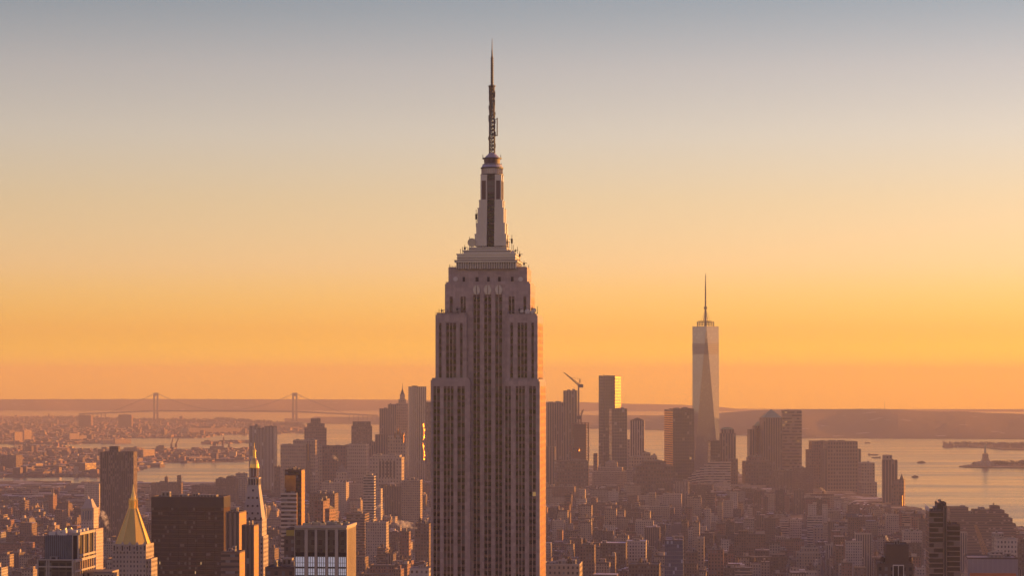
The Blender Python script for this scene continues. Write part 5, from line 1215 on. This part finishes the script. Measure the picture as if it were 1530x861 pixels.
# ------------------------------------------------------------------ the suspension bridge
def bridge():
    P0 = Vector(((233-W0/2)/F*18600, 18600, 0)); P1 = Vector(((440.5-W0/2)/F*18100, 18100, 0))
    R = empty('suspension_bridge', (P0.x, P0.y, 0)); tag(R, 'long suspension bridge with two tall portal towers across the strait', 'bridge'); B = P1-P0; ax = B.normalized(); nx = Vector((ax.y, -ax.x, 0))
    if nx.y > 0: nx = -nx
    HT = 212.0; HD = 66.0
    for q in (Vector((0, 0, 0)), B):
        mb = MB()
        for s in (-1, 1):
            for j in range(2): pass
            c = q+ax*(s*15.0)
            mb.bar(c+Vector((0, 0, -2)), c+Vector((0, 0, HT)), 16.0, 0, 13.0)
        mb.bar(q+Vector((0, 0, HT-14)), q+Vector((0, 0, HT)), 26); mb.bar(q+ax*-14+Vector((0, 0, HT-8)), q+ax*14+Vector((0, 0, HT-8)), 16)
        for i in range(6):
            t0, t1 = i/6, (i+1)/6
            mb.bar(q+ax*(-9)+Vector((0, 0, HT-16-10*sin(pi*t0))), q+ax*9+Vector((0, 0, HT-16-2)), 4)
        mb.bar(q+ax*-14+Vector((0, 0, HD-10)), q+ax*14+Vector((0, 0, HD-10)), 9); mb.bar(q+Vector((0, 0, -1)), q+Vector((0, 0, 9)), 48)
        mb.build('tower', [plain('bridge_steel', (.10, .085, .085), .6)], R)
    mb = MB(); ext = 700; n = 40
    pts = [ax*(-ext+(B.length+2*ext)*i/n) for i in range(n+1)]
    dz = lambda p: HD+8*(1-((p.dot(ax)-B.length/2)/(B.length/2+ext))**2)-(18 if False else 0)
    for a, b in zip(pts, pts[1:]): mb.bar(a+Vector((0, 0, dz(a)-20*max(0, abs(a.dot(ax)-B.length/2)-B.length/2)/ext)), b+Vector((0, 0, dz(b)-20*max(0, abs(b.dot(ax)-B.length/2)-B.length/2)/ext)), 11)
    mb.build('deck', ['bridge_steel'], R)
    for off in (-10, 10):
        mb = MB(); n = 30
        for i in range(n):
            t0, t1 = i/n, (i+1)/n; f = lambda t: B*t+nx*off+Vector((0, 0, HT-(HT-HD-14)*(1-(2*t-1)**2)))
            mb.bar(f(t0), f(t1), 1.9)
        for q, s in ((Vector((0, 0, 0)), -1), (B, 1)):
            for i in range(8):
                g = lambda t: q+ax*s*420*t+nx*off+Vector((0, 0, HT-(HT-HD+8)*(t**.9)))
                mb.bar(g(i/8), g((i+1)/8), 1.9)
        mb.build('main_cable', ['bridge_steel'], R)
    for i in range(1, 8):
        for k, q in ((-1, Vector((0, 0, 0))), (1, B)):
            c = q+ax*k*(420+i*38); mb = MB(); mb.bar(c, c+Vector((0, 0, HD-6-i*2)), 7); mb.build('approach_pier', ['bridge_steel'], R)
bridge()

# ------------------------------------------------------------------ the statue on its island
def statue():
    X, D = ground(1472.3, 697.0); s = .80; R = empty('statue', (X, D, 3)); tag(R, 'green copper statue raising a torch on a stone pedestal', 'statue')
    mb = MB()
    star = [(cos(2*pi*i/22)*(52 if i % 2 else 38)*s, sin(2*pi*i/22)*(52 if i % 2 else 38)*s) for i in range(22)]
    mb.prism(star, 0, 13*s, 0, None, 0); mb.prism([(x*.62, y*.62) for x, y in star], 13*s, 16*s, 0, None, 0); mb.build('fort', ['pale_roof'], R)
    mb = MB()
    for z0, z1, a, b in ((16, 20, 15, 15), (20, 26, 13.5, 12.5), (26, 40, 11, 9.8), (40, 44, 11.2, 11.2), (44, 47, 9, 8.5)):
        mb.prism([(-a*s, -a*s), (a*s, -a*s), (a*s, a*s), (-a*s, a*s)], z0*s, z1*s, 0, [(-b*s, -b*s), (b*s, -b*s), (b*s, b*s), (-b*s, b*s)], 0)
    mb.build('pedestal', ['tan_stone'], R)
    # the figure: one skinned body
    me = bpy.data.meshes.new('figure'); J = [(0, 0, 47), (0, 0, 55), (0, 0, 64), (0, 0, 71), (0, .3, 76), (0, .3, 78.5), (0, .2, 82), (2.6, .2, 76.5), (4.4, 0, 81), (5.0, 0, 87), (-2.8, .2, 75.5), (-3.8, -1.2, 70.5), (-2.2, -3, 70.5)]
    Ed = [(0, 1), (1, 2), (2, 3), (3, 4), (4, 5), (5, 6), (4, 7), (7, 8), (8, 9), (4, 10), (10, 11), (11, 12)]
    rad = [6.2, 5.6, 4.7, 4.0, 3.0, 1.5, 2.0, 1.6, 1.15, .8, 1.6, 1.3, .9]
    me.from_pydata([(x*s, y*s, z*s) for x, y, z in J], Ed, [])
    o = bpy.data.objects.new('figure', me); COL.objects.link(o); o.parent = R
    sk_ = o.modifiers.new('skin', 'SKIN')
    for v, r in zip(me.skin_vertices[0].data, rad): v.radius = (r*s, r*s*.9)
    me.skin_vertices[0].data[0].use_root = True
    o.modifiers.new('sub', 'SUBSURF').levels = 2; o.modifiers['sub'].render_levels = 2
    me.materials.append(MATS['copper_green'])
    c = MB(); c.cyl(0, .2*s, 1.7*s, 1.9*s, 82.6*s, 83.4*s, 12)
    for i in range(7):
        t = pi*i/6; c.bar((1.4*s*cos(t), .2*s, 83*s+.8*sin(t)), (3.4*s*cos(t), .2*s, 83.4*s+3.0*s*sin(t)), .5*s, 0, .1)
    c.build('crown', ['copper_green'], o)
    c = MB(); c.cyl(5.1*s, 0, .35*s, .9*s, 85.6*s, 88.4*s, 10); c.cyl(5.1*s, 0, 1.3*s, 1.3*s, 88.4*s, 88.9*s, 10); c.cyl(5.1*s, 0, .9*s, 1.1*s, 88.9*s, 90*s, 8, 1); c.cyl(5.1*s, 0, 1.1*s, .05, 90*s, 92.6*s, 8, 1); c.build('torch', ['copper_green', 'gold'], R)
    c = MB(); c.box(-4.6*s, -2.2*s, -4.0*s, -3.3*s, 68.5*s, 73.5*s); c.build('tablet', ['copper_green'], R)
statue()
def grove(name, label, area, n, h, seed, mat):
    rr = random.Random(seed); mb = MB(); z0 = 2.5
    for _ in range(n):
        t = rr.random(); (xa, ya), (xb, yb) = area; px = xa+(xb-xa)*t; X, Y = ground(px, ya+(yb-ya)*t+rr.uniform(-1, 0)*.8)
        H = h*rr.uniform(.55, 1.2); mb.bar((X, Y, z0-1), (X, Y, z0+H*.6), .9, 1, .3)
        for _ in range(34):
            th, u = rr.uniform(0, 2*pi), rr.uniform(-1, 1); r = H*.42*rr.random()**.4; q = Vector((X+r*cos(th)*sqrt(1-u*u), Y+r*sin(th)*sqrt(1-u*u), z0+H*.62+r*u*.85)); e = H*.11
            a, b = Vector((rr.gauss(0, 1), rr.gauss(0, 1), rr.gauss(0, 1))).normalized()*e, Vector((rr.gauss(0, 1), rr.gauss(0, 1), rr.gauss(0, 1))).normalized()*e
            mb.face([q-a, q+b, q+a, q-b], 0)
    return tag(mb.build(name, [mat, 'rust']), label, 'trees', kind='stuff')
plain('leaf_dark', (.05, .04, .025), .9)
grove('woods', 'trees crowding the statue island', ((1484, 697.5), (1560, 697.5)), 150, 16, 4, 'leaf_dark')
grove('woods', 'sparse trees beside the statue on its island', ((1452, 697.2), (1484, 697.2)), 40, 9, 5, 'leaf_dark')
grove('woods', 'trees lining the long pier in the bay', ((1410, 667.2), (1560, 668.5)), 220, 17, 6, 'leaf_dark')
grove('woods', 'wooded bank on the far shore under the bridge', ((322, 630), (455, 641)), 240, 30, 7, 'leaf_dark')
grove('woods', 'wooded ridge on the far shore left of the bridge', ((60, 628), (322, 634)), 300, 26, 8, 'leaf_dark')
for i, (xl, xr, yt, lab) in enumerate(((1411, 1424, 662.5, 'long low terminal at the tip of the pier'), (1428, 1446, 664, 'flat roofed hall on the pier behind the statue'), (1449, 1462, 663.5, 'tall windowed hall on the pier beside the statue'), (1486, 1508, 662, 'broad main hall of the pier beyond the statue'), (1512, 1540, 664, 'last low hall of the pier at the frame edge'))):
    X, D = ground(xl, 668.8 if xl < 1460 else 670.5); tower('pier_building', lab, D, [(xl, xr, yt+1.5, 0, 30)], ('brick_red', 'brick_brown', 'tan_stone')[i % 3], a=radians(-2), bay=6, fl=6, cat='building', rect=False, plant=2)
# ------------------------------------------------------------------ boats
def boat(label, px, py, length_px, kind, flip=1):
    X, D = ground(px, py); m = D/F; Lh = length_px*m/2; R = empty('boat', (X, D, 0)); R.scale = (flip, 1, 1); tag(R, label, 'boat', 'boats on the bay')
    wd = Lh*.28; hh = 1.25*m
    hull = [(-Lh, -wd*.7), (Lh*.55, -wd), (Lh*.85, -wd*.55), (Lh, 0), (Lh*.85, wd*.55), (Lh*.55, wd), (-Lh, wd*.7)]
    mb = MB(); mb.prism([(x*.94, y*.8) for x, y in hull], -.5, hh, 0, hull, 1); mb.build('hull', ['dark_steel', 'rust'], R)
    if kind == 'ferry':
        mb = MB(); mb.box(-Lh*.85, Lh*.6, -wd*.75, wd*.75, hh, hh+1.1*m, 0, 1, 4, 3); mb.build('passenger_deck', ['tan_bands', 'pale_roof'], R)
        mb = MB(); mb.box(-Lh*.3, Lh*.35, -wd*.5, wd*.5, hh+1.1*m, hh+1.8*m, 0, 1, 4, 3); mb.build('wheelhouse', ['tan_bands', 'pale_roof'], R)
        mb = MB(); mb.cyl(-Lh*.1, 0, .35*m, .3*m, hh+1.8*m, hh+2.6*m, 8); mb.build('funnel', ['dark_steel'], R)
    else:
        mb = MB(); mb.box(-Lh*.92, -Lh*.66, -wd*.5, wd*.5, hh, hh+1.6*m, 0, 1, 3, 3); mb.build('wheelhouse', ['tan_bands', 'pale_roof'], R)
        for i in range(3):
            mb = MB(); x = -Lh*.5+i*Lh*.38; mb.box(x, x+Lh*.3, -wd*.7, wd*.7, hh-.1, hh+.45*m, 0); mb.build('hatch', ['rust'], R)
    mb = MB(); mb.bar((0, 0, hh), (0, 0, hh+2.6*m), .15*m); mb.build('mast', ['dark_steel'], R)
boat('ferry with a low wheelhouse halfway to the statue island', 1377, 692.5, 13.5, 'ferry')
boat('stubby ferry out on the water by the small riverside tower', 1367, 714, 10.5, 'ferry', -1)
boat('long flat barge beyond the rust brown riverside slab', 1305, 680.8, 16, 'barge')
boat('second flat barge lying just nearer than the first', 1309, 685, 14, 'barge', -1)
boat('faint little boat far out towards the hills', 1296.5, 663, 9, 'barge')
def wake(px0, px1, py, label):
    X0, D = ground(px0, py); X1, _ = ground(px1, py); mb = MB(); n = 10
    mb.face([(X0+(X1-X0)*i/n, D+(8+6*sin(i*2.1))*(1-i/n*.4), .25) for i in range(n+1)][::-1]+[(X0+(X1-X0)*i/n, D-(7+4*sin(i*1.3))*(1-i/n*.4), .25) for i in range(n+1)][::1])
    tag(mb.build('foam', [plain('foam_white', (.75, .72, .70), .6)]), label, 'foam', kind='stuff')
wake(1417, 1436, 699.0, 'pale streak of foam off the tip of the statue island')

# ------------------------------------------------------------------ steam
def steam(label, pts, D, dens, seed):
    """pts: (px, py, radius px) along the plume from its chimney."""
    m = D/F; rr = random.Random(seed); o = Vector(((pts[0][0]-W0/2)*m, D, EYE-(pts[0][1]-YE)*m)); n = 10; rings = []
    P = []
    for (x0, y0, r0), (x1, y1, r1) in zip(pts, pts[1:]):
        for i in range(4): t = i/4; P.append((x0+(x1-x0)*t, y0+(y1-y0)*t, r0+(r1-r0)*t))
    P.append(pts[-1]); mb = MB()
    for k, (x, y, r) in enumerate(P):
        c = Vector(((x-W0/2)*m, D, EYE-(y-YE)*m))-o; q = Vector(P[min(k+1, len(P)-1)][:2])-Vector(P[max(k-1, 0)][:2]); d = Vector((q.x, 0, -q.y)).normalized(); u = Vector((0, 1, 0)); v = d.cross(u)
        rings.append([c+(u*cos(2*pi*j/n)+v*sin(2*pi*j/n))*r*m*rr.uniform(.55, 1.5) for j in range(n)])
    V = [p for g in rings for p in g]; Fs = []
    for k in range(len(rings)-1):
        for j in range(n): Fs.append((k*n+j, k*n+(j+1) % n, (k+1)*n+(j+1) % n, (k+1)*n+j))
    Fs.append(tuple(range(n))[::-1]); Fs.append(tuple((len(rings)-1)*n+j for j in range(n)))
    me = bpy.data.meshes.new('steam_plume'); me.from_pydata(V, [], Fs); ob = bpy.data.objects.new('steam_plume', me); COL.objects.link(ob); ob.location = o
    md = ob.modifiers.new('s', 'SUBSURF'); md.levels = 2; md.render_levels = 2
    key = f'steam_{seed}'
    if key not in MATS:
        mt = bpy.data.materials.new(key); mt.use_nodes = True; nn = mt.node_tree.nodes; nn.clear(); out = nn.new('ShaderNodeOutputMaterial'); pv = nn.new('ShaderNodeVolumePrincipled')
        pv.inputs['Color'].default_value = (.95, .95, .95, 1); pv.inputs['Density'].default_value = dens; pv.inputs['Anisotropy'].default_value = .3
        mt.node_tree.links.new(pv.outputs[0], out.inputs['Volume']); MATS[key] = mt
        tcn = nn.new('ShaderNodeTexCoord'); nz = nn.new('ShaderNodeTexNoise'); nz.inputs['Scale'].default_value = .75/(pts[len(pts)//2][2]*m); nz.inputs['Detail'].default_value = 6; nz.inputs['Roughness'].default_value = .65
        mt.node_tree.links.new(tcn.outputs['Object'], nz.inputs['Vector']); mr = nn.new('ShaderNodeMapRange'); mr.inputs[1].default_value = .46; mr.inputs[2].default_value = .64; mr.inputs[3].default_value = 0; mr.inputs[4].default_value = dens*6
        mt.node_tree.links.new(nz.outputs[0], mr.inputs[0]); mt.node_tree.links.new(mr.outputs[0], pv.inputs['Density'])
    me.materials.append(MATS[key]); tag(ob, label, 'steam', 'steam plumes')
steam('sunlit steam curling up beside the tower with the columned lantern', [(163, 795, 2), (160, 784, 4), (156, 772, 5), (150, 764, 3)], 2750, .06, 1)
steam('white steam drifting over the roofs near the purple brown box', [(624, 790, 2), (614, 786, 5), (601, 784, 6), (586, 778, 4)], 2850, .05, 2)
steam('pale slanting steam wisp against the broad grey block', [(506, 689, 1.5), (501, 685, 2.5), (496.5, 681, 1.5)], 5200, .05, 3)
steam('low steam rolling over the louvred crown tower', [(505, 790, 2), (488, 786, 3.5), (468, 786, 3.2), (452, 789, 2)], 1330, .07, 4)
steam('glowing steam puff behind the ochre stepped house', [(1216, 848, 2), (1219, 842, 4), (1221, 836, 2)], 2950, .09, 5)
steam('glowing steam jet over the dark building with white framed windows', [(1328, 811, 1.2), (1326, 806, 2.2), (1323, 801, 1.5)], 1400, .25, 6)
steam('small steam puff low beside the slim brick towers', [(467, 706, 1.5), (469, 708, 2.5), (470, 712, 1.5)], 5100, .05, 7)
steam('sunlit smoke trail beyond the white banded tower', [(546, 767, 1), (556, 764, 2.2), (566, 757, 2.5), (570, 754, 1.5)], 3700, .06, 8)
steam('faint slanting steam below the shouldered block', [(1235, 738, 1.5), (1230, 733, 2.5), (1225, 729, 1.5)], 4900, .05, 9)

def hill_mast():
    D = 14600.0; X = (1321.5-W0/2)/F*D; zb = EYE-(613-YE)/F*D; R = empty('radio_mast', (X, D, 0)); tag(R, 'thin radio mast standing on the hill across the bay', 'mast')
    mb = MB()
    for a, b in ((-1, 0), (1, 0), (0, 1)): mb.bar((a*4, b*5, zb-25), (a*.6, b*.6, zb+52), .7, 0, .4)
    for i in range(9): t = i/9; mb.bar((-4+3.4*t, 0, zb+52*t), (4-3.4*(t+.1), 0, zb+52*(t+.1)), .4)
    mb.build('lattice', ['dark_steel'], R); mb = MB(); mb.bar((0, 0, zb+50), (0, 0, zb+60), .6); mb.build('aerial', ['dark_steel'], R)
hill_mast()
# ------------------------------------------------------------------ haze: one closed box of air
hz = MB(); hz.box(-17000, 17000, -4000, 27500, -2.0, 465.0, 0, 0, 1e9, 1e9, 0)
ho = hz.build('haze', []); hm = bpy.data.materials.new('haze'); hm.use_nodes = True; hn = hm.node_tree.nodes; hn.clear()
hout = hn.new('ShaderNodeOutputMaterial'); hp = hn.new('ShaderNodeVolumePrincipled'); hm.node_tree.links.new(hp.outputs[0], hout.inputs['Volume'])
hp.inputs['Color'].default_value = HAZE_COLOR; hp.inputs['Absorption Color'].default_value = HAZE_ABSORB; hp.inputs['Density'].default_value = HAZE_DENSITY; hp.inputs['Anisotropy'].default_value = HAZE_ANISO
ho.data.materials.append(hm); tag(ho, 'warm evening haze filling the air over the city', 'haze', kind='stuff')
